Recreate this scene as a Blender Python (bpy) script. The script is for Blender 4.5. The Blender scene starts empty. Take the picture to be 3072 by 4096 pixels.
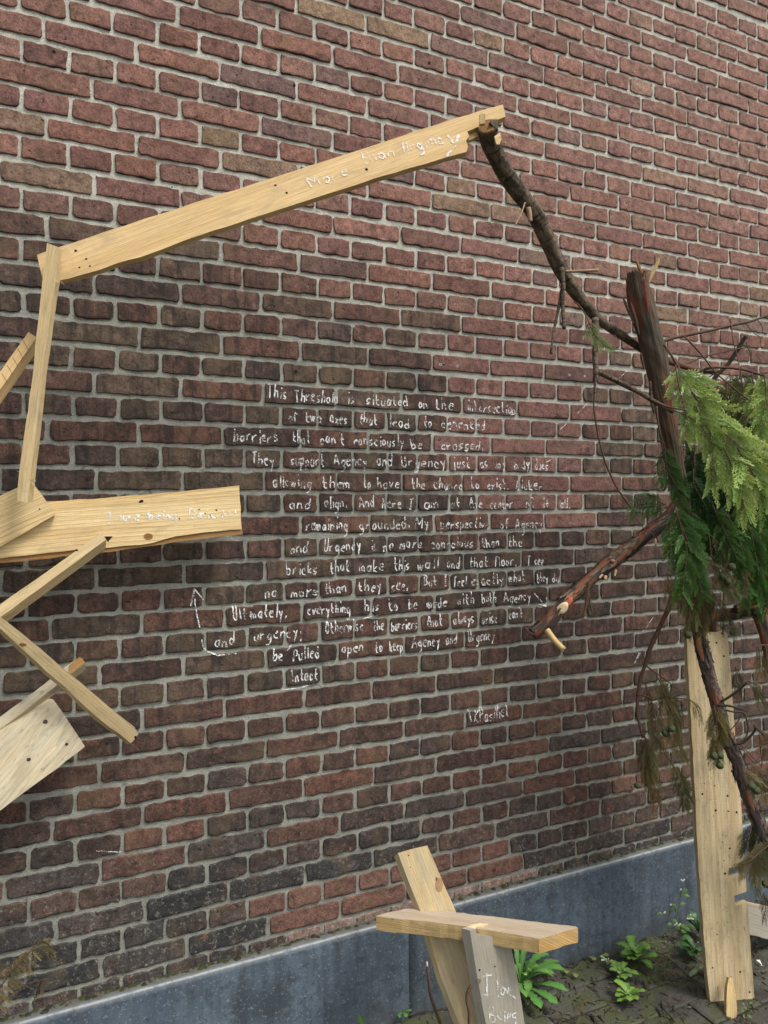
import bpy, bmesh, math, random
import numpy as np
from mathutils import Vector, Matrix
rnd = random.Random(7)
nrg = np.random.default_rng(11)
S = bpy.context.scene
COL = S.collection

# ------------------------------------------------------------------ camera, light, exposure
CAM = np.array([-0.104, -2.058, 1.5375])
ROT = np.array([[9.03135213e-01, 4.29243704e-01, 9.83004780e-03],
                [-4.29260026e-01, 9.03180817e-01, -4.91758939e-04],
                [-9.08939503e-03, -3.77552176e-03, 9.99951563e-01]])   # columns: right, forward, up
FPX = 3000.0                       # focal length in pixels of the 3072 x 4096 photograph
cd = bpy.data.cameras.new('camera'); cam = bpy.data.objects.new('camera', cd); COL.objects.link(cam)
cd.lens = FPX * 36.0 / 4096.0; cd.sensor_width = 36.0; cd.clip_end = 500; cd.clip_start = 0.05
m = Matrix.Identity(4)
for r in range(3):
    m[r][0] = ROT[r, 0]; m[r][1] = ROT[r, 2]; m[r][2] = -ROT[r, 1]; m[r][3] = CAM[r]
cam.matrix_world = m
S.camera = cam

SUN_EL, SUN_AZ = 58.0, 150.0       # azimuth measured clockwise from +Y: behind the camera, to the right
w = bpy.data.worlds.new('World'); S.world = w; w.use_nodes = True
nt = w.node_tree; nt.nodes.clear()
sky = nt.nodes.new('ShaderNodeTexSky'); sky.sky_type = 'NISHITA'; sky.sun_disc = False
sky.sun_elevation = math.radians(SUN_EL); sky.sun_rotation = math.radians(SUN_AZ)
sky.dust_density = 4.0; sky.air_density = 1.0
hs = nt.nodes.new('ShaderNodeHueSaturation'); hs.inputs['Saturation'].default_value = 0.22
bg = nt.nodes.new('ShaderNodeBackground'); bg.inputs['Strength'].default_value = 0.11
wo = nt.nodes.new('ShaderNodeOutputWorld')
nt.links.new(sky.outputs[0], hs.inputs['Color']); nt.links.new(hs.outputs[0], bg.inputs[0]); nt.links.new(bg.outputs[0], wo.inputs[0])
sl = bpy.data.lights.new('sun', 'SUN'); sl.energy = 1.4; sl.angle = math.radians(16); sl.color = (1.0, 0.96, 0.88)
so = bpy.data.objects.new('sun', sl); COL.objects.link(so)
az = math.radians(SUN_AZ); el = math.radians(SUN_EL)
sd = Vector((math.sin(az) * math.cos(el), math.cos(az) * math.cos(el), math.sin(el)))
so.rotation_euler = sd.to_track_quat('Z', 'Y').to_euler(); so.location = sd * 20
S.view_settings.view_transform = 'Standard'; S.view_settings.look = 'None'
S.view_settings.exposure = 0.95; S.view_settings.gamma = 1.0

# ------------------------------------------------------------------ photograph pixel -> point in the place
def ray(x, y):
    return ROT @ np.array([(x - 1536) / FPX, 1.0, -(y - 2048) / FPX])
def D(x, y, t): return CAM + t * ray(x, y)                       # at depth t along the view
def W(x, y, d=0.0):                                              # on the upright plane d metres before the wall
    r = ray(x, y); return CAM + r * ((-d - CAM[1]) / r[1])
def G(x, y, z=0.0):                                              # on a level plane
    r = ray(x, y); return CAM + r * ((z - CAM[2]) / r[2])
K = 0.46293
def TD(x, y, d): return float((-d - CAM[1]) / ray(x, y)[1])          # depth at which that pixel's ray is d metres before the wall
def c4(x, y): return (2304 + K * x, 1024 + K * y)
def c5(x, y): return (2304 + K * x, 2048 + K * y)
def c6(x, y): return (2304 + K * x, 3072 + K * y)
def c7(x, y): return (1536 + K * x, 3072 + K * y)
def cL(x, y): return (K * x, 2048 + K * y)
def cz(x, y): return (2500 + 0.63 * x, 2400 + 0.63 * y)

# ------------------------------------------------------------------ node helpers
def mat(name):
    mt = bpy.data.materials.new(name); mt.use_nodes = True
    t = mt.node_tree; b = t.nodes['Principled BSDF']
    return mt, t, b
class N:
    def __init__(s, t): s.t = t
    def new(s, ty, **kw):
        n = s.t.nodes.new(ty)
        for k, v in kw.items(): setattr(n, k, v)
        return n
    def link(s, a, b): s.t.links.new(a, b)
    def put(s, sock, v):
        if hasattr(v, 'is_output') or hasattr(v, 'links'): s.link(v, sock)
        else: sock.default_value = v
    def noise(s, vec, scale, detail=4, rough=0.55, dist=0.0):
        n = s.new('ShaderNodeTexNoise'); n.inputs['Scale'].default_value = scale
        n.inputs['Detail'].default_value = detail; n.inputs['Roughness'].default_value = rough
        n.inputs['Distortion'].default_value = dist; s.link(vec, n.inputs['Vector']); return n.outputs['Fac']
    def mapping(s, vec, scale=(1, 1, 1), loc=(0, 0, 0), rot=(0, 0, 0)):
        n = s.new('ShaderNodeMapping'); n.inputs['Scale'].default_value = scale
        n.inputs['Location'].default_value = loc; n.inputs['Rotation'].default_value = rot
        s.link(vec, n.inputs['Vector']); return n.outputs[0]
    def ramp(s, fac, stops):
        n = s.new('ShaderNodeValToRGB'); e = n.color_ramp.elements
        while len(e) < len(stops): e.new(0.5)
        for i, (p, c) in enumerate(stops):
            e[i].position = p
            e[i].color = (c, c, c, 1) if not isinstance(c, (tuple, list)) else (*c, 1)
        s.link(fac, n.inputs[0]); return n.outputs[0]
    def mix(s, fac, a, b, mode='MIX'):
        n = s.new('ShaderNodeMix', data_type='RGBA', blend_type=mode)
        s.put(n.inputs[0], fac)
        for i, v in ((6, a), (7, b)):
            if isinstance(v, tuple): v = (*v, 1) if len(v) == 3 else v
            s.put(n.inputs[i], v)
        return n.outputs[2]
    def math(s, op, a, b=0.0, clamp=False):
        n = s.new('ShaderNodeMath', operation=op, use_clamp=clamp); s.put(n.inputs[0], a); s.put(n.inputs[1], b); return n.outputs[0]
    def bump(s, h, strength, dist, normal=None):
        n = s.new('ShaderNodeBump'); n.inputs['Strength'].default_value = strength; n.inputs['Distance'].default_value = dist
        s.link(h, n.inputs['Height'])
        if normal: s.link(normal, n.inputs['Normal'])
        return n.outputs[0]
    def attr(s, name):
        n = s.new('ShaderNodeAttribute'); n.attribute_name = name; return n
    def coord(s, which='Object'): return s.new('ShaderNodeTexCoord').outputs[which]
def setspec(b, rough, spec=0.3):
    b.inputs['Roughness'].default_value = rough; b.inputs['Specular IOR Level'].default_value = spec

# ------------------------------------------------------------------ materials
def m_brick():
    mt, t, b = mat('brick_faces'); n = N(t); v = n.coord()
    col = n.attr('Col').outputs['Color']; ax = n.new('ShaderNodeSeparateColor'); n.link(n.attr('Aux').outputs['Color'], ax.inputs[0])
    soot, efl, chip = ax.outputs[0], ax.outputs[1], ax.outputs[2]
    fine = n.noise(v, 170, 4, 0.78); mid = n.noise(v, 38, 6, 0.68, 0.4); low = n.noise(v, 9, 3)
    c = n.mix(1.0, col, n.ramp(mid, [(0.32, 0.52), (0.5, 1.0), (0.68, 1.42)]), 'MULTIPLY')
    c = n.mix(1.0, c, n.ramp(fine, [(0.30, 0.50), (0.5, 1.0), (0.72, 1.55)]), 'MULTIPLY')
    # soot: blotches and vertical runs
    st = n.noise(n.mapping(v, (52, 1, 5)), 1.0, 3, 0.6, 0.3)
    bl = n.noise(v, 16, 4, 0.6, 0.6)
    sm = n.math('MULTIPLY', n.math('ADD', n.ramp(st, [(0.50, 0), (0.64, 0.9)]), n.ramp(bl, [(0.48, 0), (0.62, 0.8)])), soot, True)
    c = n.mix(n.math('MULTIPLY', sm, 0.78), c, (0.026, 0.021, 0.019))
    # broken red skin
    rd = n.math('MULTIPLY', n.ramp(n.noise(n.mapping(v, (22, 1, 34)), 1.0, 6, 0.7, 0.8), [(0.60, 0), (0.66, 1)]), chip, True)
    c = n.mix(n.math('MULTIPLY', rd, 0.75), c, (0.23, 0.095, 0.058))
    # ochre bloom
    c = n.mix(n.math('MULTIPLY', n.ramp(low, [(0.52, 0), (0.7, 0.35)]), 1.0), c, (0.17, 0.115, 0.065))
    # lime bloom and specks
    wv = n.math('MULTIPLY', n.ramp(n.noise(v, 95, 6, 0.75), [(0.55, 0), (0.70, 1)]), efl, True)
    c = n.mix(n.math('MULTIPLY', wv, 0.8), c, (0.42, 0.40, 0.37))
    sp = n.ramp(n.noise(v, 420, 2, 0.5), [(0.715, 0), (0.75, 0.55)])
    c = n.mix(sp, c, (0.40, 0.36, 0.31))
    pit = n.ramp(n.noise(v, 75, 3, 0.6), [(0.27, 1), (0.34, 0)])
    c = n.mix(n.math('MULTIPLY', pit, 0.75), c, (0.015, 0.012, 0.011))
    n.link(c, b.inputs['Base Color']); setspec(b, 0.88, 0.18)
    h = n.math('ADD', n.math('MULTIPLY', mid, 1.0), n.math('MULTIPLY', fine, 0.55))
    h = n.math('SUBTRACT', h, n.math('MULTIPLY', pit, 0.8))
    n.link(n.bump(h, 0.85, 0.0036), b.inputs['Normal']); return mt
def m_mortar():
    mt, t, b = mat('sand_mortar'); n = N(t); v = n.coord()
    col = n.attr('Col').outputs['Color']
    g = n.noise(v, 260, 3, 0.7); mdm = n.noise(v, 28, 5, 0.65); lo = n.noise(v, 5, 3)
    c = n.mix(1.0, col, n.ramp(g, [(0.3, 0.7), (0.5, 1.0), (0.7, 1.25)]), 'MULTIPLY')
    c = n.mix(1.0, c, n.ramp(mdm, [(0.3, 0.72), (0.55, 1.02), (0.75, 1.18)]), 'MULTIPLY')
    c = n.mix(n.ramp(n.noise(v, 42, 4, 0.6), [(0.60, 0), (0.72, 0.55)]), c, (0.06, 0.058, 0.05))
    n.link(c, b.inputs['Base Color']); setspec(b, 0.95, 0.12)
    n.link(n.bump(n.math('ADD', n.math('MULTIPLY', g, 0.6), mdm), 0.9, 0.004), b.inputs['Normal']); return mt
def m_plinth():
    mt, t, b = mat('blue_stone'); n = N(t); v = n.coord()
    lo = n.noise(v, 3.2, 5, 0.62, 0.5); md = n.noise(v, 22, 6, 0.65); fi = n.noise(v, 160, 4, 0.7)
    drip = n.noise(n.mapping(v, (26, 26, 2.2)), 1.0, 4, 0.6, 0.2)
    c = n.mix(n.ramp(lo, [(0.35, 0), (0.65, 1)]), (0.052, 0.072, 0.098), (0.105, 0.138, 0.175))
    c = n.mix(n.ramp(drip, [(0.42, 0), (0.62, 0.7)]), c, (0.045, 0.058, 0.070))
    c = n.mix(n.ramp(n.noise(v, 7.5, 6, 0.7, 0.9), [(0.54, 0), (0.66, 0.75)]), c, (0.034, 0.042, 0.050))
    c = n.mix(n.ramp(md, [(0.55, 0), (0.68, 0.7)]), c, (0.036, 0.045, 0.053))
    c = n.mix(n.ramp(fi, [(0.58, 0), (0.68, 0.75)]), c, (0.26, 0.29, 0.31))
    c = n.mix(n.ramp(n.noise(v, 60, 5, 0.7), [(0.56, 0), (0.66, 0.75)]), c, (0.030, 0.038, 0.046))
    scr = n.noise(n.mapping(v, (7, 7, 42), (0, 0, 0), (0, 0.5, 0.2)), 1.0, 2, 0.5, 2.6)
    c = n.mix(n.ramp(scr, [(0.485, 0), (0.5, 0.45), (0.515, 0)]), c, (0.03, 0.036, 0.04))
    ax = n.new('ShaderNodeSeparateColor'); n.link(n.attr('Aux').outputs['Color'], ax.inputs[0])
    wear = n.math('MULTIPLY', n.ramp(n.noise(v, 30, 5, 0.7), [(0.32, 0), (0.5, 1)]), ax.outputs[0], True)
    c = n.mix(n.math('MULTIPLY', wear, 0.6), c, (0.40, 0.41, 0.39))
    c = n.mix(n.math('MULTIPLY', ax.outputs[1], n.ramp(n.noise(v, 24, 4, .6), [(0.3, .7), (.6, 1)])), c, (0.085, 0.080, 0.062))
    n.link(c, b.inputs['Base Color'])
    n.link(n.ramp(md, [(0.3, 0.42), (0.7, 0.72)]), b.inputs['Roughness']); b.inputs['Specular IOR Level'].default_value = 0.35
    n.link(n.bump(n.math('ADD', md, n.math('MULTIPLY', fi, 0.4)), 0.35, 0.002), b.inputs['Normal']); return mt
def m_wood(name, light, dark, late=0.5, grey=0.0, fuzz=0.3, ringw=0.009, blue=0.0, spots=0.15, rough_sawn=0.4):
    mt, t, b = mat(name); n = N(t); uv = n.coord('UV')
    oi = n.new('ShaderNodeObjectInfo')
    cmb = n.new('ShaderNodeCombineXYZ'); n.link(n.math('MULTIPLY', oi.outputs['Random'], 13.0), cmb.inputs[0]); n.link(n.math('MULTIPLY', oi.outputs['Random'], 7.7), cmb.inputs[1])
    va = n.new('ShaderNodeVectorMath', operation='ADD'); n.link(uv, va.inputs[0]); n.link(cmb.outputs[0], va.inputs[1]); v = va.outputs[0]
    big = n.noise(n.mapping(v, (3.0, 16, 1)), 1.0, 3, 0.5, 0.3)
    fib = n.noise(n.mapping(v, (14, 520, 1)), 1.0, 4, 0.65)
    wv = n.new('ShaderNodeTexWave', wave_type='BANDS', bands_direction='Y', wave_profile='SAW')
    wv.inputs['Scale'].default_value = 0.0143 / ringw; wv.inputs['Distortion'].default_value = 9.0
    wv.inputs['Detail'].default_value = 2.5; wv.inputs['Detail Scale'].default_value = 0.6
    n.link(n.mapping(v, (2.2, 22, 1)), wv.inputs['Vector'])
    ring = n.ramp(wv.outputs['Fac'], [(0.0, 0.0), (0.6, 0.25), (0.93, 1.0), (1.0, 0.1)])
    c = n.mix(big, light, tuple(0.55 * l + 0.45 * d for l, d in zip(light, dark)))
    stk = n.noise(n.mapping(v, (1.3, 34, 1), (5, 9, 0)), 1.0, 4, 0.6, 0.5)
    c = n.mix(n.math('MULTIPLY', n.ramp(stk, [(0.43, 0), (0.60, 1)]), 0.80), c, tuple(0.35 * l + 0.65 * d for l, d in zip(light, dark)))
    c = n.mix(n.math('MULTIPLY', n.math('MULTIPLY', ring, n.ramp(n.noise(n.mapping(v, (2, 9, 1), (2, 4, 0)), 1.0, 3), [(0.35, 0.25), (0.65, 1.0)])), late), c, dark)
    c = n.mix(1.0, c, n.ramp(fib, [(0.28, 0.68), (0.5, 1.0), (0.72, 1.18)]), 'MULTIPLY')
    gm = n.noise(n.mapping(v, (5, 30, 1)), 1.0, 5, 0.65, 0.4)
    c = n.mix(n.math('MULTIPLY', n.ramp(gm, [(0.35, 0.25), (0.62, 1)]), grey), c, (0.30, 0.285, 0.24))
    bm = n.noise(n.mapping(v, (9, 42, 1)), 1.0, 5, 0.7, 0.6)
    c = n.mix(n.math('MULTIPLY', n.ramp(bm, [(0.52, 0), (0.68, 1)]), blue), c, (0.11, 0.115, 0.10))
    dm = n.noise(n.mapping(v, (6, 14, 1), (8, 3, 0)), 1.0, 6, 0.7, 0.8)
    c = n.mix(n.ramp(dm, [(0.54, 0), (0.70, 0.42)]), c, (0.26, 0.205, 0.13))
    sp = n.noise(n.mapping(v, (45, 110, 1)), 1.0, 3, 0.5)
    c = n.mix(n.math('MULTIPLY', n.ramp(sp, [(0.64, 0), (0.70, 1)]), spots), c, (0.13, 0.075, 0.03))
    n.link(c, b.inputs['Base Color']); setspec(b, 0.72, 0.22)
    saw = n.noise(n.mapping(v, (240, 26, 1)), 1.0, 3, 0.6)
    h = n.math('ADD', n.math('MULTIPLY', fib, fuzz), n.math('MULTIPLY', ring, 0.35))
    h = n.math('ADD', h, n.math('MULTIPLY', saw, rough_sawn))
    n.link(n.bump(h, 0.55, 0.0016), b.inputs['Normal']); return mt
def m_bark(name, a, bcol, c2, split=(0.42, 0.6), sx=9.0, sy=60.0, c3=None, c3cut=(0.6, 0.66), rough=0.8, bumpd=0.004, rings=0.0):
    mt, t, b = mat(name); n = N(t); v = n.coord('UV')
    s1 = n.noise(n.mapping(v, (sx, sy, 1)), 1.0, 5, 0.6, 0.5); s2 = n.noise(n.mapping(v, (sx * 4, sy * 3.2, 1)), 1.0, 4, 0.65)
    c = n.mix(n.ramp(s1, [(split[0], 0), (split[1], 1)]), a, bcol)
    c = n.mix(n.ramp(s2, [(0.50, 0), (0.66, 0.8)]), c, c2)
    if c3:
        s3 = n.noise(n.mapping(v, (sx * 0.9, sy * 0.45, 1), (3.3, 1.7, 0)), 1.0, 4, 0.55, 0.6)
        c = n.mix(n.ramp(s3, [(c3cut[0], 0), (c3cut[1], 1)]), c, c3)
    h = n.math('ADD', s1, n.math('MULTIPLY', s2, 0.6))
    if rings:
        s4 = n.noise(n.mapping(v, (130, 9, 1)), 1.0, 3, 0.6, 0.5)
        rm = n.ramp(s4, [(0.56, 0), (0.63, 1)])
        c = n.mix(n.math('MULTIPLY', rm, rings), c, (0.022, 0.017, 0.013)); h = n.math('SUBTRACT', h, n.math('MULTIPLY', rm, 0.5))
    n.link(c, b.inputs['Base Color']); setspec(b, rough, 0.3)
    n.link(n.bump(h, 0.9, bumpd), b.inputs['Normal']); return mt
def m_leaf(name, rough=0.55, trans=0.42):
    mt, t, b = mat(name); n = N(t)
    c = n.attr('Col').outputs['Color']; n.link(c, b.inputs['Base Color']); setspec(b, rough, 0.35)
    tr = n.new('ShaderNodeBsdfTranslucent'); n.link(c, tr.inputs['Color'])
    ms = n.new('ShaderNodeMixShader'); ms.inputs[0].default_value = trans
    n.link(b.outputs[0], ms.inputs[1]); n.link(tr.outputs[0], ms.inputs[2])
    n.link(ms.outputs[0], t.nodes['Material Output'].inputs['Surface']); return mt
def m_chalk():
    mt, t, b = mat('white_chalk'); n = N(t); v = n.coord()
    b.inputs['Base Color'].default_value = (0.80, 0.80, 0.78, 1); setspec(b, 0.95, 0.1)
    a = n.math('ADD', n.math('MULTIPLY', n.noise(v, 330, 3, 0.7), 0.6), n.math('MULTIPLY', n.noise(v, 60, 2, 0.5), 0.4))
    f = n.ramp(a, [(0.44, 0.0), (0.53, 0.92)])
    tr = n.new('ShaderNodeBsdfTransparent'); ms = n.new('ShaderNodeMixShader')
    n.link(f, ms.inputs[0]); n.link(tr.outputs[0], ms.inputs[1]); n.link(b.outputs[0], ms.inputs[2])
    n.link(ms.outputs[0], t.nodes['Material Output'].inputs['Surface']); return mt
def m_plain(name, col, rough=0.8, spec=0.2, var=0.3, scale=60):
    mt, t, b = mat(name); n = N(t); v = n.coord(); q = n.noise(v, scale, 4, 0.6)
    c = n.mix(1.0, col, n.ramp(q, [(0.25, 1 - var), (0.75, 1 + var)]), 'MULTIPLY'); n.link(c, b.inputs['Base Color']); setspec(b, rough, spec)
    n.link(n.bump(q, 0.4, 0.002), b.inputs['Normal']); return mt
def m_ground(name, pavers):
    mt, t, b = mat(name); n = N(t); v = n.coord()
    md = n.noise(v, 18, 6, 0.65); fi = n.noise(v, 140, 4, 0.7); lo = n.noise(v, 4.5, 4, 0.6, 0.4)
    c = n.mix(n.ramp(lo, [(0.35, 0), (0.65, 1)]), (0.034, 0.032, 0.024), (0.070, 0.066, 0.053))
    c = n.mix(n.ramp(md, [(0.5, 0), (0.7, 0.7)]), c, (0.026, 0.024, 0.017))
    c = n.mix(n.ramp(fi, [(0.60, 0), (0.72, 0.5)]), c, (0.10, 0.095, 0.082))
    ms = n.noise(v, 7.0, 6, 0.7, 0.8)
    c = n.mix(n.ramp(ms, [(0.49, 0), (0.57, 0.85)]), c, (0.050, 0.060, 0.018))
    n.link(c, b.inputs['Base Color']); n.link(n.ramp(md, [(0.3, 0.5), (0.7, 0.9)]), b.inputs['Roughness'])
    n.link(n.bump(n.math('ADD', md, n.math('MULTIPLY', fi, 0.5)), 0.9, 0.008), b.inputs['Normal']); return mt

MB_ = m_brick(); MM = m_mortar(); MP = m_plinth(); MCH = m_chalk()
WD_PLANK = m_wood('smooth_tan_wood', (0.70, 0.505, 0.255), (0.47, 0.285, 0.105), 0.35, 0.12, 0.35, 0.012, 0.12, 0.10, 0.15)
WD_PINE = m_wood('sawn_pine', (0.77, 0.61, 0.335), (0.45, 0.28, 0.105), 0.95, 0.05, 0.8, 0.011, 0.10, 0.15, 0.35)
WD_BATT = m_wood('pale_batten_wood', (0.73, 0.575, 0.315), (0.44, 0.29, 0.12), 0.50, 0.22, 0.6, 0.008, 0.22, 0.30, 0.3)
WD_PALE = m_wood('weathered_pallet_wood', (0.72, 0.63, 0.44), (0.40, 0.30, 0.16), 0.40, 0.45, 0.7, 0.011, 0.55, 0.35, 0.6)
WD_TALL = m_wood('rough_pale_board', (0.73, 0.60, 0.365), (0.36, 0.235, 0.095), 0.45, 0.22, 1.0, 0.018, 0.35, 0.55, 1.0)
WD_TILT = m_wood('scuffed_yellow_board', (0.74, 0.58, 0.31), (0.48, 0.32, 0.13), 0.40, 0.50, 0.6, 0.009, 0.15, 0.20, 0.7)
WD_GREY = m_wood('greyed_board', (0.40, 0.36, 0.29), (0.25, 0.215, 0.165), 0.40, 0.65, 0.5, 0.010, 0.16, 0.10, 0.25)
WD_CROSS = m_wood('scaffold_board_wood', (0.46, 0.37, 0.27), (0.28, 0.20, 0.125), 0.35, 0.40, 0.4, 0.010, 0.12, 0.10, 0.2)
WD_SPLIT = m_wood('fresh_split_wood', (0.72, 0.54, 0.26), (0.34, 0.20, 0.06), 0.65, 0.10, 1.0, 0.005, 0.22, 0.45, 0.9)
WD_DARK = m_wood('dark_bark_edge', (0.36, 0.20, 0.07), (0.16, 0.075, 0.025), 0.6, 0.0, 0.7, 0.006, 0.2, 0.5, 0.4)  # dark bark brown for the waney edge, branch end and a bark strip
BK_BRANCH = m_bark('grey_brown_bark', (0.060, 0.043, 0.029), (0.165, 0.120, 0.078), (0.028, 0.020, 0.014), (0.42, 0.60), 26, 60, rings=0.9)
BK_TRUNK = m_bark('stringy_red_bark', (0.070, 0.064, 0.044), (0.110, 0.052, 0.028), (0.022, 0.017, 0.013), (0.44, 0.56), 4, 62, (0.170, 0.048, 0.026), (0.57, 0.63), 0.75, 0.009)
BK_PEEL = m_bark('peeling_orange_bark', (0.026, 0.021, 0.020), (0.165, 0.058, 0.026), (0.040, 0.028, 0.022), (0.46, 0.52), 9, 48, (0.34, 0.125, 0.075), (0.63, 0.66), 0.6, 0.008)
BK_GREY = m_bark('grey_flaking_bark', (0.065, 0.045, 0.036), (0.140, 0.108, 0.095), (0.026, 0.019, 0.017), (0.45, 0.53), 14, 44, (0.21, 0.085, 0.045), (0.59, 0.63), 0.7, 0.009)
BK_TWIG = m_plain('twig_bark', (0.085, 0.048, 0.032), 0.75, 0.25, 0.35, 90)
BK_TWIGD = m_plain('dark_twig_bark', (0.050, 0.040, 0.030), 0.8, 0.2, 0.35, 90)
LF = m_leaf('cypress_leaves'); LFW = m_leaf('weed_leaves', 0.42, 0.2)
HOLE = m_plain('dark_hole', (0.018, 0.013, 0.010), 0.9, 0.1); RUST = m_plain('rusty_nail', (0.045, 0.03, 0.022), 0.7, 0.4)
PLUG = m_plain('pale_plastic_plug', (0.48, 0.47, 0.44), 0.6, 0.3, 0.1); KNOT = m_plain('wood_knot', (0.20, 0.095, 0.03), 0.6, 0.3, 0.45, 140)
GR = m_ground('mossy_ground', False); PALEST = m_plain('lime_crust', (0.36, 0.35, 0.31), 0.9, 0.1, 0.4, 120)
STUB = m_plain('dry_twig_wood', (0.30, 0.205, 0.125), 0.75, 0.2, 0.4, 90)
CUT = m_plain('fresh_cut_wood', (0.62, 0.49, 0.29), 0.7, 0.2, 0.25, 70)
ENDG = m_wood('orange_end_grain', (0.66, 0.42, 0.14), (0.34, 0.18, 0.05), 0.8, 0.15, 0.7, 0.007, 0.55, 0.3, 0.5)

# ------------------------------------------------------------------ objects, names, mesh builder
def tag(o, label=None, cat=None, group=None, kind=None):
    if label: o['label'] = label
    if cat: o['category'] = cat
    if group: o['group'] = group
    if kind: o['kind'] = kind
    return o
def thing(name, base, label, cat, group=None):
    o = bpy.data.objects.new(name, None); COL.objects.link(o); o.location = Vector(base); o.empty_display_size = 0.05
    return tag(o, label, cat, group)
def wloc(o):
    v = Vector((0, 0, 0))
    while o: v = v + o.location; o = o.parent
    return v
class MB:
    def __init__(s): s.v = []; s.f = []; s.col = []; s.uv = []; s.mi = []; s.aux = None
    def add(s, vs, fs, cols=None, uvs=None, mi=0):
        o = len(s.v); s.v.extend([tuple(p) for p in vs]); s.f.extend([tuple(i + o for i in f) for f in fs]); s.mi.extend([mi] * len(fs))
        s.col.extend(cols if cols is not None else [(1, 1, 1)] * len(vs))
        s.uv.extend(uvs if uvs is not None else [(0, 0)] * len(vs))
    def build(s, name, mt, parent=None, smooth=True, base=None):
        me = bpy.data.meshes.new(name)
        V = np.array(s.v, float).reshape(-1, 3)
        if parent is not None: org = np.array(wloc(parent))
        elif base is not None: org = np.array(base, float)
        else: org = np.array([V[:, 0].mean(), V[:, 1].mean(), V[:, 2].min()])
        me.from_pydata((V - org).tolist(), [], s.f)
        ca = me.color_attributes.new('Col', 'FLOAT_COLOR', 'POINT')
        c = np.ones((len(V), 4)); c[:, :3] = np.array(s.col, float).reshape(-1, 3); ca.data.foreach_set('color', c.ravel())
        if s.aux is not None:
            ca = me.color_attributes.new('Aux', 'FLOAT_COLOR', 'POINT'); c[:, :3] = np.array(s.aux, float).reshape(-1, 3); ca.data.foreach_set('color', c.ravel())
        uvl = me.uv_layers.new(name='UVMap'); li = np.zeros(len(me.loops), int); me.loops.foreach_get('vertex_index', li)
        uvl.data.foreach_set('uv', np.array(s.uv, float).reshape(-1, 2)[li].ravel())
        for x in (mt if isinstance(mt, list) else [mt]): me.materials.append(x)
        me.polygons.foreach_set('material_index', s.mi); me.polygons.foreach_set('use_smooth', [smooth] * len(me.polygons)); me.update()
        o = bpy.data.objects.new(name, me); COL.objects.link(o)
        if parent is not None: o.parent = parent
        else: o.location = Vector(org)
        return o
def unit(a): a = np.asarray(a, float); return a / (np.linalg.norm(a) + 1e-12)
def bez(pts, n):                                                   # Catmull-Rom through the points
    P = [np.asarray(p, float) for p in pts]; P = [2 * P[0] - P[1]] + P + [2 * P[-1] - P[-2]]; out = []
    segs = len(P) - 3
    for i in range(n):
        s = i / (n - 1) * segs; k = min(int(s), segs - 1); t = s - k; a, b, c, d = P[k:k + 4]
        out.append(0.5 * (2 * b + (c - a) * t + (2 * a - 5 * b + 4 * c - d) * t * t + (3 * b - a - 3 * c + d) * t ** 3))
    return np.array(out)
def tube(mb, pts, r0, r1, n=24, seg=10, rough=0.0, cap=True, jag=0.0, radii=None, col=(1, 1, 1), oval=1.0, ridge=0.0):
    P = bez(pts, n); T = np.gradient(P, axis=0); T /= np.linalg.norm(T, axis=1)[:, None] + 1e-12
    up = unit(np.cross(T[0], (0.31, 0.9, 0.2))); vs = []; uv = []; L = 0
    ph = [rnd.uniform(0, 6.28) for _ in range(8)]
    for i in range(n):
        if i: L += np.linalg.norm(P[i] - P[i - 1])
        up = unit(up - T[i] * np.dot(up, T[i])); sd_ = np.cross(T[i], up); s = i / (n - 1)
        r = (r0 + (r1 - r0) * s) if radii is None else np.interp(s, np.linspace(0, 1, len(radii)), radii)
        for k in range(seg + 1):
            a = 2 * math.pi * k / seg
            q = 1 + rough * (math.sin(3 * a + ph[0] + 9 * L) * 0.5 + math.sin(2 * a + ph[1] - 31 * L) * 0.5 + math.sin(5 * a + ph[2] + 77 * L) * 0.35 + math.sin(ph[3] + 45 * L) * 0.6)
            if ridge: q += ridge * (math.sin(9 * a + ph[6] + 2.2 * math.sin(6 * L + ph[1])) + .8 * math.sin(14 * a + ph[7] - 2 * math.sin(9 * L)) + .5 * math.sin(6 * a + 130 * L + ph[2]) * math.sin(71 * L + 3 * a))
            p = P[i] + (up * math.cos(a) + sd_ * math.sin(a) * oval) * r * q
            if jag and i == 0: p = p - T[0] * jag * (0.5 + 0.5 * math.sin(4 * a + ph[4]) * math.sin(7 * a + ph[5])) * 2
            vs.append(p); uv.append((L, a / (2 * math.pi) * 2 * math.pi * max(r0, 0.006)))
    w_ = seg + 1; fs = [(i * w_ + k, i * w_ + k + 1, (i + 1) * w_ + k + 1, (i + 1) * w_ + k) for i in range(n - 1) for k in range(seg)]
    if cap:
        o = len(vs); vs += [P[0], P[-1]]; uv += [(0, 0), (L, 0)]
        fs += [(o, k + 1, k) for k in range(seg)] + [(o + 1, (n - 1) * w_ + k, (n - 1) * w_ + k + 1) for k in range(seg)]
    mb.add(vs, fs, [col] * len(vs), uv)
    return P
def plane3(anc):
    a, b, c = [D(*p) for p in anc]; nn = unit(np.cross(b - a, c - a))
    if np.dot(nn, CAM - a) < 0: nn = -nn
    return a, nn
def onplane(px, pl):
    r = ray(*px); return CAM + r * (np.dot(pl[0] - CAM, pl[1]) / np.dot(r, pl[1]))
def densify(pts, step, jit, nn, closed=True):
    out = []; n = len(pts)
    for i in range(n):
        a, b = np.array(pts[i]), np.array(pts[(i + 1) % n]); L = np.linalg.norm(b - a); k = max(1, int(L / step)); d = unit(b - a); s = np.cross(d, nn)
        for j in range(k):
            out.append(a + (b - a) * j / k + (s * rnd.uniform(-jit, jit) if j else 0))
    return out
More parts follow.
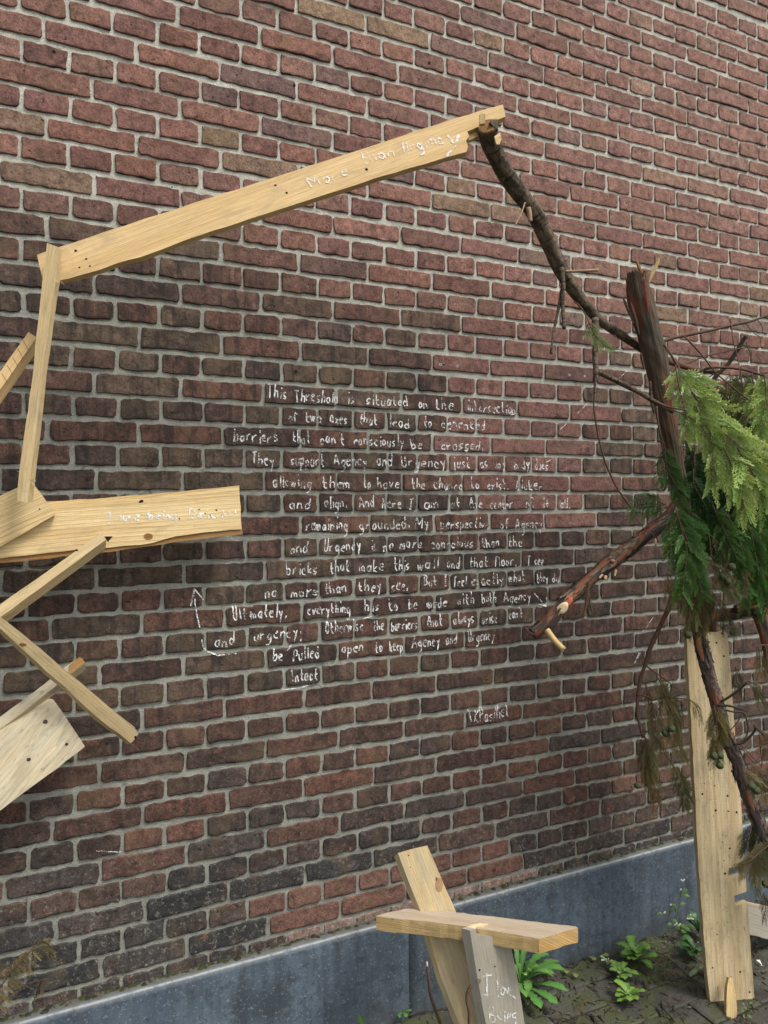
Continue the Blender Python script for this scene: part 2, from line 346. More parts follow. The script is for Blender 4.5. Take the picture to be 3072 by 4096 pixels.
def slab(name, outline, pl, thick, mt, parent=None, off=None, jit=0.0006, step=0.025, bev=0.0012, axis=None, base=None, side_mi=None, mats=None):
    """flat board: outline (photo pixels) laid on its plane, extruded away from the viewer by its real thickness"""
    pts = [onplane(p, pl) if len(p) == 2 else np.array(p) for p in outline]; nn = pl[1]
    ar = sum(np.dot(np.cross(pts[i] - pts[0], pts[i + 1] - pts[0]), nn) for i in range(1, len(pts) - 1))
    if ar < 0: pts = pts[::-1]
    if axis is None:
        e = [(np.linalg.norm(pts[(i + 1) % len(pts)] - pts[i]), i) for i in range(len(pts))]; i = max(e)[1]; u = unit(pts[(i + 1) % len(pts)] - pts[i])
    else: u = unit(np.asarray(axis)); u = unit(u - nn * np.dot(u, nn))
    v = np.cross(nn, u)
    P = densify(pts, step, jit, nn); o = -nn * thick if off is None else np.asarray(off)
    n = len(P); bm = bmesh.new()
    A = [bm.verts.new(p) for p in P]; B = [bm.verts.new(p + o + nn * rnd.uniform(-1, 1) * jit) for p in P]
    bm.faces.new(A); bm.faces.new(B[::-1])
    for i in range(n):
        f = bm.faces.new((A[i], B[i], B[(i + 1) % n], A[(i + 1) % n]))
        if side_mi: f.material_index = side_mi(P[i], P[(i + 1) % n])
    if bev:
        ed = [e for e in bm.edges if len(e.link_faces) == 2 and e.calc_face_angle(0) > 0.7]
        bmesh.ops.bevel(bm, geom=ed, offset=bev, segments=1, affect='EDGES', clamp_overlap=True)
    bmesh.ops.recalc_face_normals(bm, faces=bm.faces[:])
    uvl = bm.loops.layers.uv.new('UVMap')
    for f in bm.faces:
        ng = f.normal; sidef = abs(np.dot(np.array(ng), nn)) < 0.6; endf = sidef and abs(np.dot(np.array(ng), u)) > 0.7
        for l in f.loops:
            p = np.array(l.vert.co)
            if endf: l[uvl].uv = (np.dot(p, v) * 0.4, np.dot(p, nn))
            else: l[uvl].uv = (np.dot(p, u), np.dot(p, v) + (np.dot(p, nn) if sidef else 0))
    org = np.array(wloc(parent)) if parent is not None else (np.array(base) if base is not None else np.array([np.mean([q[0] for q in P]), np.mean([q[1] for q in P]), min(q[2] for q in P)]))
    bmesh.ops.translate(bm, verts=bm.verts[:], vec=Vector(-org))
    me = bpy.data.meshes.new(name); bm.to_mesh(me); bm.free()
    for x in (mats or [mt]): me.materials.append(x)
    ob = bpy.data.objects.new(name, me); COL.objects.link(ob)
    if name == 'timber' and parent is not None: TIMBER[parent.name] = ob
    if parent is not None: ob.parent = parent
    else: ob.location = Vector(org)
    return ob
TIMBER = {}
def disc(name, px, pl, r, mt, parent, lift=0.0008, n=12, sx=1.0):
    parent = TIMBER.get(parent.name, parent)
    c = onplane(px, pl) + pl[1] * lift; u = unit(np.cross(pl[1], (0.2, 0.1, 1))); v = np.cross(pl[1], u); mb = MB()
    vs = [c + (u * math.cos(2 * math.pi * i / n) * sx + v * math.sin(2 * math.pi * i / n)) * r * rnd.uniform(0.8, 1.15) for i in range(n)]
    vs2 = [p - pl[1] * 0.004 for p in vs]
    mb.add(vs + vs2, [tuple(range(n))] + [(i, i + n, (i + 1) % n + n, (i + 1) % n) for i in range(n)]); return mb.build(name, mt, parent, False)

def flakes(mb, P, rad, n, ln, wd, lift=.0016, mi=1, s0=0.0, s1=1.0):
    """raised plates of bark lying along a limb"""
    P = np.asarray(P); T = np.gradient(P, axis=0); T /= np.linalg.norm(T, axis=1)[:, None] + 1e-12; m_ = len(P) - 1
    for _ in range(n):
        f = rnd.uniform(s0, s1); i = min(int(f * m_), m_ - 1); o = P[i] + (P[i + 1] - P[i]) * (f * m_ - i); t = T[i]; u = unit(np.cross(t, (.3, .8, .1))); v = np.cross(t, u)
        r = float(np.interp(f, np.linspace(0, 1, len(rad)), rad)) if hasattr(rad, '__len__') else rad; a = rnd.uniform(0, 6.283); L = ln * rnd.uniform(.5, 1.6); w_ = wd * rnd.uniform(.5, 1.4) / r; lf = lift * rnd.uniform(.5, 2.2)
        vs = []; uv = []
        for j, (q, k) in enumerate(((-.5, .45), (-.25, 1), (.15, .9), (.5, .35))):
            for e in (-1, 0, 1):
                aa = a + e * w_ * k * rnd.uniform(.7, 1.2); rr_ = r + lf * (1.7 if j in (0, 3) else .8) * rnd.uniform(.6, 1.3)
                vs.append(o + t * L * (q + rnd.uniform(-.08, .08)) + (u * math.cos(aa) + v * math.sin(aa)) * rr_); uv.append((f * 3 + q * L, aa * r))
        mb.add(vs, [(3 * j + e, 3 * j + e + 1, 3 * j + e + 4, 3 * j + e + 3) for j in range(3) for e in range(2)], None, uv, mi)

# ------------------------------------------------------------------ the setting: ground
def sheet(name, x0, x1, y0, y1, z, mt, kind='structure', nx=2, ny=2):
    mb = MB(); xs = np.linspace(x0, x1, nx); ys = np.linspace(y0, y1, ny)
    vs = [(x, y, z) for y in ys for x in xs]; fs = [(j * nx + i, j * nx + i + 1, (j + 1) * nx + i + 1, (j + 1) * nx + i) for j in range(ny - 1) for i in range(nx - 1)]
    mb.add(vs, fs); o = mb.build(name, mt, None, True, (0, 0, 0)); return tag(o, kind=kind)
sheet('ground', -150, 150, -150, 150, -0.007, GR)
mb = MB()                                                          # worn pavers along the wall
ang = 0.0; rr = random.Random(3)
for j in range(13):
    for i in range(40):
        x0 = -1.5 + i * 0.208 + (0.104 if j % 2 else 0) + rr.uniform(-.006, .006); wd = 0.203 + rr.uniform(-.004, .003); y1 = -0.046 - j * 0.106; y0 = y1 - 0.102
        if x0 > 5.2: continue
        t1, t2, dz = rr.uniform(-0.02, 0.02), rr.uniform(-0.02, 0.02), rr.uniform(-0.004, 0.001)
        vs = []
        for a, bb in ((0, 0), (1, 0), (1, 1), (0, 1)): vs.append((x0 + a * wd, y0 + bb * (y1 - y0), dz - 0.035))
        for ins, zz in ((-0.001, -0.003), (0.006, 0.0)):
            for a, bb in ((0, 0), (1, 0), (1, 1), (0, 1)):
                x = x0 + a * wd + (ins if a == 0 else -ins) + rr.uniform(-.002, .002); y = y0 + bb * (y1 - y0) + (ins if bb == 0 else -ins) + rr.uniform(-.002, .002)
                vs.append((x, y, zz + dz + (x - x0 - wd / 2) * t1 + (y - (y0 + y1) / 2) * t2))
        fs = [(8, 9, 10, 11)] + [(q * 4 + k, q * 4 + (k + 1) % 4, q * 4 + 4 + (k + 1) % 4, q * 4 + 4 + k) for q in (0, 1) for k in range(4)]
        mb.add(vs, fs)
tag(mb.build('pavement', GR, None, False, (0, 0, 0)), kind='structure')

# ------------------------------------------------------------------ the brick wall
HW, CH, Z0 = 0.110, 0.0627, 2.81
LZ = {0: -2.1, 2: -3.6, 4: 3.0, 6: 6.0, 8: 3.3, 10: 4.5, 12: 1.1, 14: -0.8, 16: -0.6, 18: 0.9, 20: 1.5, 22: -2.0, 24: -1.1, 26: 2.6, 28: 1.3, 30: 0.5, 32: -4.6, 34: -2.8, 36: -2.3, 38: -3.9, 40: 0}
RZ = {-8: -8.9, -6: -7.8, -4: -2.3, -2: 2.3, 0: 4.2, 2: -1.6, 4: 6.4, 6: 10.7, 8: 3.7, 10: 6.1, 12: 9.1, 14: -1.4, 16: -3.2, 18: 1.7, 22: 1.1, 26: 0.4, 28: 2.2, 30: -8.2, 32: -8.1, 34: -9.2, 36: -7.4, 38: -7.3, 40: -4}
HX = {0: 0.5, 1: 0.7, 2: -1.1, 3: 0.1, 4: 3.1, 5: 4.1, 6: 3.3, 7: 2.6, 8: 2.4, 9: 0, 10: 1.1, 11: -4.7, 12: -5.3, 13: -10.9, 14: -12.6, 15: -11.4, 16: -0.1, 17: -3.1, 18: 0.3, 23: 6}
def tab(d, x): ks = sorted(d); return float(np.interp(x, ks, [d[k] for k in ks])) * 0.001
def bedz(R, h):                                                    # centre height of course R near header column h
    f = min(max((h - 1) / 15.0, -0.3), 1.5)
    return Z0 - R * CH - 0 + (tab(LZ, R) * (1 - f) + tab(RZ, R) * f) * (1 if -10 <= R <= 40 else 0)
def jx(h, R):
    d = tab(HX, h)
    if 10.5 < h < 15.6 and abs(R - 16) > 5: d = 0
    return h * HW + d
CLEAN = {(11, 5), (11, 6), (11, 7), (12, 9), (12, 10), (12, 11), (12, 12), (12, 13), (12, 14), (13, 5), (13, 6), (13, 7), (14, 10), (14, 11), (14, 12), (14, 13), (14, 14), (15, 5), (15, 6), (15, 7), (16, 10), (16, 11), (16, 12), (16, 13), (16, 14), (17, 5), (17, 6), (17, 7), (18, 10), (18, 11), (18, 12), (18, 13), (18, 14), (19, 5), (19, 6), (19, 7), (20, 11), (20, 12), (20, 13), (20, 14), (21, 6), (21, 7)}
BOT = {(38, 4), (38, 5), (38, 6), (38, 7), (38, 8), (38, 9), (38, 10), (38, 11), (39, 2), (39, 3), (39, 4), (39, 5)}
PALE = {(40, 5), (40, 6), (40, 7), (40, 8), (40, 9), (40, 10), (40, 11), (40, 12)}
def sn(x, z, s=0): return math.sin(x * 1.7 + z * 2.3 + s) * 0.5 + math.sin(x * 4.1 - z * 3.1 + 1.3 + s) * 0.3 + math.sin(x * 9.3 + z * 7.7 + 2.1 + s) * 0.2
def sootf(h, R):
    Rb = 8.2 + 0.33 * min(h, 16) + 1.2 * sn(h * 0.5, R * 0.1)
    return 1 / (1 + math.exp(-(R - Rb) * 1.25))
PAL_T = [(.190, .086, .066), (.168, .076, .060), (.212, .098, .074), (.182, .090, .070), (.160, .074, .062), (.200, .088, .065), (.175, .080, .066)]
PAL_X = [(.21, .130, .082), (.145, .080, .070), (.195, .115, .080), (.175, .110, .088)]
PAL_M = [(.090, .049, .039), (.102, .053, .041), (.074, .046, .038), (.118, .057, .043), (.090, .060, .044), (.082, .045, .037), (.108, .068, .050)]
PAL_L = [(.096, .050, .040), (.118, .056, .042), (.072, .050, .043), (.140, .064, .046), (.088, .053, .042), (.105, .055, .043), (.078, .048, .040)]
PAL_B = [(.052, .045, .043), (.062, .051, .046), (.070, .053, .047), (.046, .043, .043), (.085, .059, .049)]
br = np.random.default_rng(5)
def pick(p): return np.array(p[int(br.integers(len(p)))])
BROWS = {}
V, F, CC, AX = [], [], [], []; nv = 0
LEDGE = 0.297
for R in range(-26, 42):
    hdr = R % 2 == 0; row = BROWS.setdefault(R, [])
    if hdr: js = [(k, k, k + 1) for k in range(-10, 46)]
    else:
        o = -0.5 if ((R - 1) // 2) % 2 == 0 else 0.5
        js = [(k, o + 2 * k, o + 2 * k + 2) for k in range(-5, 23)]
    prev = None
    xs = [jx(a, R) + br.normal(0, 0.0020) for _, a, _ in js] + [jx(js[-1][2], R)]
    for q, (k, ha, hb) in enumerate(js):
        hm = (ha + hb) / 2; s = sootf(hm, R); jw = 0.0042 + br.normal(0, 0.0007)
        x0, x1 = xs[q] + jw, xs[q + 1] - jw
        zc0, zc1 = bedz(R, ha) + br.normal(0, .0007), bedz(R, hb) + br.normal(0, .0007)
        hh = 0.0254 + br.normal(0, 0.0007)
        clean = (R, k) in CLEAN; bot = (R, k) in BOT; pale = (R, k) in PALE
        lowf = min(max((R - 27) / 6.0, 0), 1); botf = min(max((R - 34.2 - max(hm - 6, 0) * .25) / 3.0, 0), 1)
        soot, efl, chip = 0.9 * s, 0.06, 0.05
        if clean: c = pick([(.172, .080, .065), (.160, .074, .062), (.182, .087, .070), (.148, .074, .064)]); soot = 0.03; chip = 0
        elif bot: c = pick([(.170, .082, .062), (.155, .074, .057), (.180, .090, .069)]); soot = .05; efl = .15; chip = 0
        elif pale: c = np.array((.27, .17, .14)); soot = .05; efl = .75; chip = 0
        else:
            ct = pick(PAL_X) if br.random() < .12 else pick(PAL_T)
            cm = pick(PAL_M); clo = pick(PAL_L) if br.random() > .05 else np.array((.165, .080, .058)); cb = pick(PAL_B)
            c = ct * (1 - s) + (cm * (1 - lowf) + clo * lowf) * s; c = c * (1 - botf) + cb * botf
            if R > 10 and hm > 14.5 and s > .8: c = c * 1.12
            soot = s * (0.95 - 0.45 * lowf); soot += .12 * (1 - s) * (br.random() < .3)
            chip = .1 + .8 * lowf * (br.random() < .6) + .2 * (br.random() < .1); efl = .08 + .45 * botf + .12 * lowf
        c = c * br.uniform(.84, 1.17) * (1 - .16 * s * min(max((R - 16) / 10, 0), 1)) * np.array((.95, 1.05, 1.07))
        wp = min(max((hm - 4) / 16, 0), 1) * min(max((11 - R) / 9, 0), 1) * (1 - s); c = c * (1 - .55 * wp) + np.array((.265, .150, .122)) * .55 * wp     # paler towards the upper right
        w_ = x1 - x0; nx = max(6, int(round(w_ / .0085))); nz = 6
        us = np.concatenate([[0, .0011 / w_, .0034 / w_], np.linspace(0, 1, nx + 1)[1:-1], [1 - .0034 / w_, 1 - .0011 / w_, 1]])
        vs = np.array([0, .0011 / .05, .0034 / .05, .18, .36, .52, .68, .84, 1 - .0034 / .05, 1 - .0011 / .05, 1]); H = hh * 2
        U, Vv = np.meshgrid(us, vs)
        def wob(n, a):
            z = np.convolve(br.normal(0, 1, n + 6), [.25, .5, .25], 'same')[3:3 + n] + .6 * np.interp(np.linspace(0, 1, n), np.linspace(0, 1, 4), br.normal(0, 1, 4)); return z * a
        k_ = (.0007 if (clean or bot) else .0015) * (1.25 if lowf > .5 else 1)
        bl, brr = wob(len(vs), k_), wob(len(vs), k_); bb, bt = wob(len(us), k_ * 1.25), wob(len(us), k_ * 1.25)
        X = x0 + U * w_ + (bl[:, None] * (1 - U) ** 6 + brr[:, None] * U ** 6)
        zc = zc0 + (zc1 - zc0) * U
        Z = zc - hh + Vv * H + (bb[None, :] * (1 - Vv) ** 5 + bt[None, :] * Vv ** 5)
        cr = abs(br.normal(.0022, .0014)); du = np.minimum(U, 1 - U) * w_; dv = np.minimum(Vv, 1 - Vv) * H
        ck = np.clip(1 - (du + dv) / .008, 0, 1) * cr
        X += ck * np.sign(.5 - U); Z += ck * np.sign(.5 - Vv)
        proud = max(.0034, .0042 + br.normal(0, .0009)) + (U - .5) * br.normal(0, .0006)
        if br.random() < .03: proud = proud + .002
        edge = np.minimum(du, dv)
        Y = -proud * np.clip(.60 + edge / .0034, 0, 1) + br.normal(0, .00028, U.shape)
        Y[0, :] = Y[-1, :] = .004; Y[:, 0] = Y[:, -1] = .004
        n_ = U.size; V.append(np.stack([X, Y, Z], -1).reshape(-1, 3))
        a, b2 = U.shape; idx = np.arange(n_).reshape(a, b2) + nv
        F.append(np.stack([idx[:-1, :-1], idx[:-1, 1:], idx[1:, 1:], idx[1:, :-1]], -1).reshape(-1, 4)); nv += n_
        tint = 1 + .10 * np.sin(U * br.uniform(2, 7) + br.uniform(0, 6)) * br.random()
        un = np.interp(U * w_, np.linspace(0, w_, 9), br.random(9)); eh = .004 + .010 * np.clip(un - .45, 0, 1)     # darker lower arris, uneven
        eb = np.clip(1.25 - (Vv * H) / eh, 0, 1) * np.clip((un - .32) * 3, 0, 1) * (.75 if br.random() < .5 else .35)
        ut = np.interp(U * w_, np.linspace(0, w_, 7), br.random(7)); eb = np.maximum(eb, np.clip(1.2 - ((1 - Vv) * H) / .006, 0, 1) * np.clip((ut - .6) * 3, 0, 1) * .5)
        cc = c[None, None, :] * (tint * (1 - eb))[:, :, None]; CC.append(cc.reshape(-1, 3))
        AX.append(np.tile((soot, efl, chip), (n_, 1)))
        row.append((x0, x1, (zc0 + zc1) / 2 - hh, (zc0 + zc1) / 2 + hh, float(np.mean(proud))))
brick_wall = thing('brick_wall', (1.2, 0, 0), 'weathered red-brown brick wall in cross bond with white chalk writing above a blue stone plinth', 'wall')
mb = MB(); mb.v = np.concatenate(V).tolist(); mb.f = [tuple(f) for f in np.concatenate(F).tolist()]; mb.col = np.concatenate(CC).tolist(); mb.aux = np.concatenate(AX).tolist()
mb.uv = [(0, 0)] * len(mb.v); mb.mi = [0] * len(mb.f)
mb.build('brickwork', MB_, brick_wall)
mb = MB(); xs = np.arange(-1.3, 5.4, .05); zs = np.arange(-.2, 4.6, .0313)
vs, cs = [], []
for z in zs:
    for x in xs:
        h, R = x / HW, (Z0 - z) / CH; s = sootf(h, R)
        base = np.array((.44, .43, .37)) * (1 - s) + np.array((.265, .265, .228)) * s
        if 9.5 < h < 15.6 and 11 < R < 21.5: base = np.array((.345, .34, .295))
        if R > 30: base = base * (1 - .12 * min((R - 30) / 6, 1))
        vs.append((x + rnd.uniform(-.01, .01), rnd.uniform(-.0012, .0016), z + rnd.uniform(-.004, .004))); cs.append(tuple(base * rnd.uniform(.88, 1.12)))
nx = len(xs); fs = [(j * nx + i, j * nx + i + 1, (j + 1) * nx + i + 1, (j + 1) * nx + i) for j in range(len(zs) - 1) for i in range(nx - 1)]
mb.add(vs, fs, cs); mb.build('mortar', MM, brick_wall)
# body of the wall behind its face
mb = MB(); x0, x1, y0, y1, z0, z1 = -1.3, 5.3, .02, .34, 0, 4.55
vs = [(x, y, z) for x in (x0, x1) for y in (y0, y1) for z in (z0, z1)]
mb.add(vs, [(0, 1, 3, 2), (4, 6, 7, 5), (0, 4, 5, 1), (2, 3, 7, 6), (1, 5, 7, 3), (0, 2, 6, 4)], [(.25, .24, .2)] * 8); mb.build('masonry_core', MM, brick_wall, False)

def face_y(x, z):
    R = int(round((Z0 - z) / CH))
    for r in (R, R - 1, R + 1):
        for (a, b, c, d, p) in BROWS.get(r, ()):
            if a - .001 <= x <= b + .001 and c - .0005 <= z <= d + .0005: return -p - .0012, True
    return -.0026, False

# plinth: stone slabs with a worn arris, ledge and moss
for i, (a, b) in enumerate(((-2.4, .9265), (.9315, 3.30), (3.305, 5.4))):
    mb = MB(); mb.aux = []; n = int((b - a) / .03)
    prof = [(-.040, -.01), (-.040, .02), (-.0405, .10), (-.0405, .20), (-.040, .285), (-.0396, .2965), (-.037, .3005), (-.030, .3015), (-.012, .3025), (.012, .303)]
    wear = [0, 0, 0, 0, 0, .30, 1.0, .45, .15, .1]; dirt = [.5, .2, 0, 0, 0, 0, 0, .45, 1, 1]
    for k in range(n + 1):
        x = a + (b - a) * k / n; e = min(x - a, b - x)
        for (y, z), wv, dv in zip(prof, wear, dirt):
            mb.v.append((x, y + (.003 if e < .001 else 0) + rnd.uniform(-.0003, .0003), z + rnd.uniform(-.0005, .0005))); mb.aux.append((wv, dv, 0)); mb.col.append((1, 1, 1)); mb.uv.append((x, z))
    p = len(prof)
    for k in range(n):
        for j in range(p - 1): mb.f.append((k * p + j, (k + 1) * p + j, (k + 1) * p + j + 1, k * p + j + 1)); mb.mi.append(0)
    for k, fl in ((0, 1), (n, -1)):
        f = [k * p + j for j in range(p)]; mb.f.append(tuple(f[::fl])); mb.mi.append(0)
    mb.build('plinth_slab', MP, brick_wall)
mb = MB()                                                         # mortar fillet and dirt on the ledge
for k in range(900):
    x = -.6 + k * .0055; r = abs(rnd.gauss(.0065, .0028)); y = -.007 - abs(rnd.gauss(0, .006)); z = .3015 + rnd.uniform(0, .003)
    q = rnd.random(); c = (.045, .05, .018) if q < .5 else (.10, .095, .075) if q < .8 else (.03, .03, .022)
    if 1.0 < x < 1.3 and q > .9: r *= 1.8
    vs = [(x + r * math.cos(t), y + r * .9 * math.sin(t), z - .001) for t in np.linspace(0, 6.283, 7)[:-1]] + [(x + rnd.uniform(-.002, .002), y, z + r * .55)]
    mb.add(vs, [(i, (i + 1) % 6, 6) for i in range(6)], [c] * 7)
o = mb.build('ledge_moss', LFW, None, True, (0, 0, .3)); tag(o, 'thin dark green moss growing along the plinth ledge', 'moss', kind='stuff')

# drill holes with plugs
def plug(px, py, ring=True, r=.0042):
    p = W(px, py); y, on = face_y(p[0], p[2]); c = np.array((p[0], y + .0006, p[2])); mb = MB(); n = 12
    ci = [(math.cos(2 * math.pi * i / n), math.sin(2 * math.pi * i / n)) for i in range(n)]
    if ring:
        vs = [c + np.array((a * r, 0, b * r)) for a, b in ci] + [c + np.array((a * r * .6, -.0008, b * r * .6)) for a, b in ci] + [c + np.array((a * r * .55, .003, b * r * .55)) for a, b in ci]
        pl = None; mb.add(vs, [(k * n + i, k * n + (i + 1) % n, (k + 1) * n + (i + 1) % n, (k + 1) * n + i) for k in (0, 1) for i in range(n)]); pl = mb.build('wall_plug', PLUG, brick_wall)
    mb = MB(); rr_ = r * .58 if ring else r
    mb.add([c + np.array((a * rr_, -.0003 if not ring else -.0001, b * rr_)) for a, b in ci], [tuple(range(n))]); mb.build('drill_hole', HOLE, pl if ring else brick_wall)
for x, y in ((1536 + .8067 * 275, 1024 + .8067 * 539), (1536 + .8067 * 360, 1024 + .8067 * 547), (1536 + .8067 * 914, 1024 + .8067 * 591), c4(65, 1040), (K * 1485, K * 1620), (2304 + K * 1545, K * 1480)): plug(x, y)
for x, y in ((K * 465, K * 455), (1536 + .8067 * 222, .8067 * 315), (768 + K * 893, 1024 + K * 1000), (1536 + .8067 * 295, 2048 + .8067 * 185), (1536 + .8067 * 380, 2048 + .8067 * 182), (2304 + K * 1130, K * 1222), (1175, 345)): plug(x, y, False, .0045)

# ------------------------------------------------------------------ chalk handwriting
FONT = {'a': "462615142333454|4643", 'b': "1913|153645443313", 'c': "45362615142343", 'd': "4943|45261514233344", 'e': "1545462615142343", 'f': "48392823|1636", 'g': "4526151423334546|46413010",
 'h': "1913|15364543", 'i': "2623|2829", 'j': "36312010|3839", 'k': "1913|461443", 'l': "2923", 'm': "0603|05162523|25364543", 'n': "1613|15364543", 'o': "261514233344453626", 'p': "1610|153645443313",
 'r': "1613|153646", 's': "4636261534443313", 't': "29243343|1646", 'u': "1614233344|4643", 'v': "162346", 'w': "0613263346", 'x': "1643|4613", 'y': "1634|4620", ',': "3322", '.': "2324", ';': "2526|2321", "'": "2928", '!': "2925|2324",
 'A': "032953|1545", 'B': "1913|193948361613|36454413", 'D': "1913|193947453313", 'I': "2923|1939|1333", 'M': "0309355953", 'N': "13194349", 'O': "291715233345473929", 'P': "1913|1939484616", 'T': "0949|2923", 'U': "1914233344|4943", 'K': "1913|491643"}
def strokes(word):
    out = []; x = 0
    for ch in word:
        mx = 0; ky = rnd.uniform(.86, 1.12); dy = rnd.gauss(0, .05); sl_ = rnd.gauss(.03, .12)
        for s in FONT[ch].split('|'):
            pts = [(int(s[i]), int(s[i + 1])) for i in range(0, len(s) - 1, 2)]
            mx = max(mx, max(p[0] for p in pts)); out.append([(x + p[0] + sl_ * (p[1] - 3) + rnd.uniform(-.24, .24), (p[1] - 3) / 6 * ky + dy + rnd.uniform(-.06, .06)) for p in pts])
        x += mx + (1.3 if ch not in "il,.'" else 1.0)
    return out, x
def ribbon(mb, pts, hw, proj):
    P = np.array(pts, float); L = np.r_[0, np.cumsum(np.linalg.norm(np.diff(P, axis=0), axis=1))]
    n = max(3, int(L[-1] / .0022)); s = np.linspace(0, L[-1], n)
    Q = np.stack([np.interp(s, L, P[:, i]) for i in (0, 1)], 1); Q += np.convolve(nrg.normal(0, .0006, n), [.3, .4, .3], 'same')[:, None]
    T = np.gradient(Q, axis=0); T /= np.linalg.norm(T, axis=1)[:, None] + 1e-9; Nn = np.stack([-T[:, 1], T[:, 0]], 1)
    ww = hw * (1 + .35 * np.convolve(nrg.normal(0, 1, n + 4), np.ones(5) / 5, 'valid')[:n])[:, None] if n > 5 else hw
    A, B = Q + Nn * ww, Q - Nn * ww; vs = [proj(*a) for a in A] + [proj(*b) for b in B]
    mb.add(vs, [(i, i + 1, n + i + 1, n + i) for i in range(n - 1)])
def wallproj(x, z): y, on = face_y(x, z); return (x, y, z)
def wword(mb, word, x0, x1, yb, cap=.036, hw=.00175, y1=None):
    a = W(x0, yb); b = W(x1, yb if y1 is None else y1); X0, X1 = a[0], b[0]; zb = a[2]; dz = 0 if y1 is None else b[2] - a[2]
    st, wd = strokes(word)
    for s in st: ribbon(mb, [(X0 + (X1 - X0) * p[0] / wd, zb + dz * p[0] / wd + p[1] * cap) for p in s], hw, wallproj)
LINES = [
 "This 1067 1148 1591|Threshold 1178 1351 1603|is 1386 1416 1612|situated 1458 1631 1617|on 1669 1709 1633|the 1734 1814 1634|intersection 1863 2060 1645",
 "of 1148 1191 1690|two 1215 1286 1690|axes 1314 1388 1693|that 1430 1509 1695|lead 1551 1637 1706|to 1689 1726 1706|cemented 1758 1939 1711",
 "barriers 930 1113 1763|that 1166 1240 1772|can't 1275 1379 1774|consciously 1409 1613 1780|be 1641 1689 1794|crossed. 1758 1931 1798",
 "They 1004 1097 1856|support 1157 1296 1860|Agency 1333 1467 1862|and 1502 1568 1862|Urgency 1600 1782 1866|just 1806 1879 1871|as 1917 1949 1871|my 1980 2024 1873|body 2051 2117 1875|does, 2137 2199 1878",
 "allowing 1085 1245 1948|them 1284 1400 1953|to 1449 1481 1948|have 1504 1597 1953|the 1641 1697 1952|chance 1728 1849 1955|to 1875 1915 1953|exist, 1943 2032 1956|bicker 2056 2169 1959",
 "and 1152 1240 2033|align. 1293 1386 2030|And 1435 1495 2031|here 1523 1605 2034|I 1625 1649 2034|am 1688 1754 2034|at 1798 1838 2032|the 1868 1929 2034|center 1955 2048 2034|of 2097 2141 2036|it 2165 2193 2034|all, 2238 2278 2034",
 "remaining 1219 1391 2120|grounded. 1432 1637 2118|My 1657 1715 2113|perspective 1758 1957 2114|of 1994 2036 2114|Agency 2059 2168 2113",
 "and 1155 1231 2214|Urgency 1289 1444 2206|is 1483 1500 2200|no 1527 1572 2201|more 1597 1689 2197|conscious 1718 1891 2193|than 1923 1996 2192|the 2026 2089 2187",
 "bricks 1141 1270 2298|that 1314 1398 2289|make 1435 1536 2286|this 1572 1637 2280|wall 1665 1754 2278|and 1782 1836 2274|that 1871 1951 2270|floor. 1972 2064 2266|I 2101 2121 2262|see 2133 2172 2262",
 "no 1055 1108 2388|more 1164 1273 2384|than 1293 1386 2374|they 1428 1525 2367|see. 1560 1629 2365|But 1691 1747 2346|I 1770 1788 2346|feel 1810 1863 2346|exactly 1879 2012 2340|what 2032 2101 2328|they 2141 2189 2330|do 2202 2234 2330",
 "Ultimately, 928 1148 2478|everything 1224 1400 2460|has 1453 1516 2446|to 1551 1591 2443|be 1629 1669 2435|made 1705 1786 2431|with 1826 1895 2417|both 1923 1984 2411|Agency 2012 2121 2408",
 "and 854 939 2585|urgency; 1009 1208 2562|Otherwise, 1298 1465 2532|the 1488 1536 2522|barriers 1560 1669 2520|that 1701 1770 2506|always 1810 1895 2496|arise 1923 1984 2494|can't 2032 2089 2473",
 "be 1087 1134 2645|Pulled 1166 1277 2640|open 1361 1453 2612|to 1495 1530 2606|keep 1556 1610 2604|Agency 1645 1758 2588|and 1778 1825 2576|Urgency 1868 1976 2564",
 "Intact 1161 1270 2726"]
for ln in LINES:
    mb = MB()
    for wd in ln.split('|'):
        q = wd.split(); up = q[0][0].isupper()
        wword(mb, q[0], float(q[1]), float(q[2]), float(q[3]), .034)
    mb.build('chalk_line', MCH, brick_wall)
mb = MB(); q = W(1873, 2888)
wword(mb, "IK", 1873, 1913, 2884, .034, .0017, 2888); wword(mb, "PasNiet", 1914, 2034, 2886, .040, .0017, 2862)
mb.build('chalk_signature', MCH, brick_wall)
def wline(mb, pts, hw=.0017): ribbon(mb, [(lambda p: (p[0], p[2]))(W(*p)) for p in pts], hw, wallproj)
mb = MB()
for L in ([(775, 2354), (779, 2420), (786, 2456), (798, 2508)], [(775, 2354), (762, 2422)], [(775, 2354), (813, 2398)], [(806, 2555), (812, 2590), (830, 2605), (870, 2620), (945, 2613)]): wline(mb, L)
mb.build('chalk_arrow', MCH, brick_wall)
mb = MB()
for L in ([(2134, 2373), (2181, 2426)], [(2183, 2387), (2181, 2426)], [(2153, 2415), (2181, 2426)]): wline(mb, L)
mb.build('chalk_arrow', MCH, brick_wall)
mb = MB()
for L in ([(1124, 2759), (1200, 2750), (1256, 2733)], [(1452, 2473), (1520, 2458)], [(1146, 2600), (1166, 2578)], [(2040, 1640 + 20), (2060, 1655)]): wline(mb, L, .0014)
for L in ([(2568, 2528), (2608, 2466)], [(2530, 2655), (2552, 2608)], [(2535, 2650), (2556, 2610)], [(2304, 1655), (2345, 1615)], [(2236, 1720), (2262, 1695)], [(2474, 1513), (2505, 1483)], [(385, 3400), (486, 3405)], [(2205, 1836), (2180, 1850)]): wline(mb, L, .0009)
mb.build('chalk_underline', MCH, brick_wall)

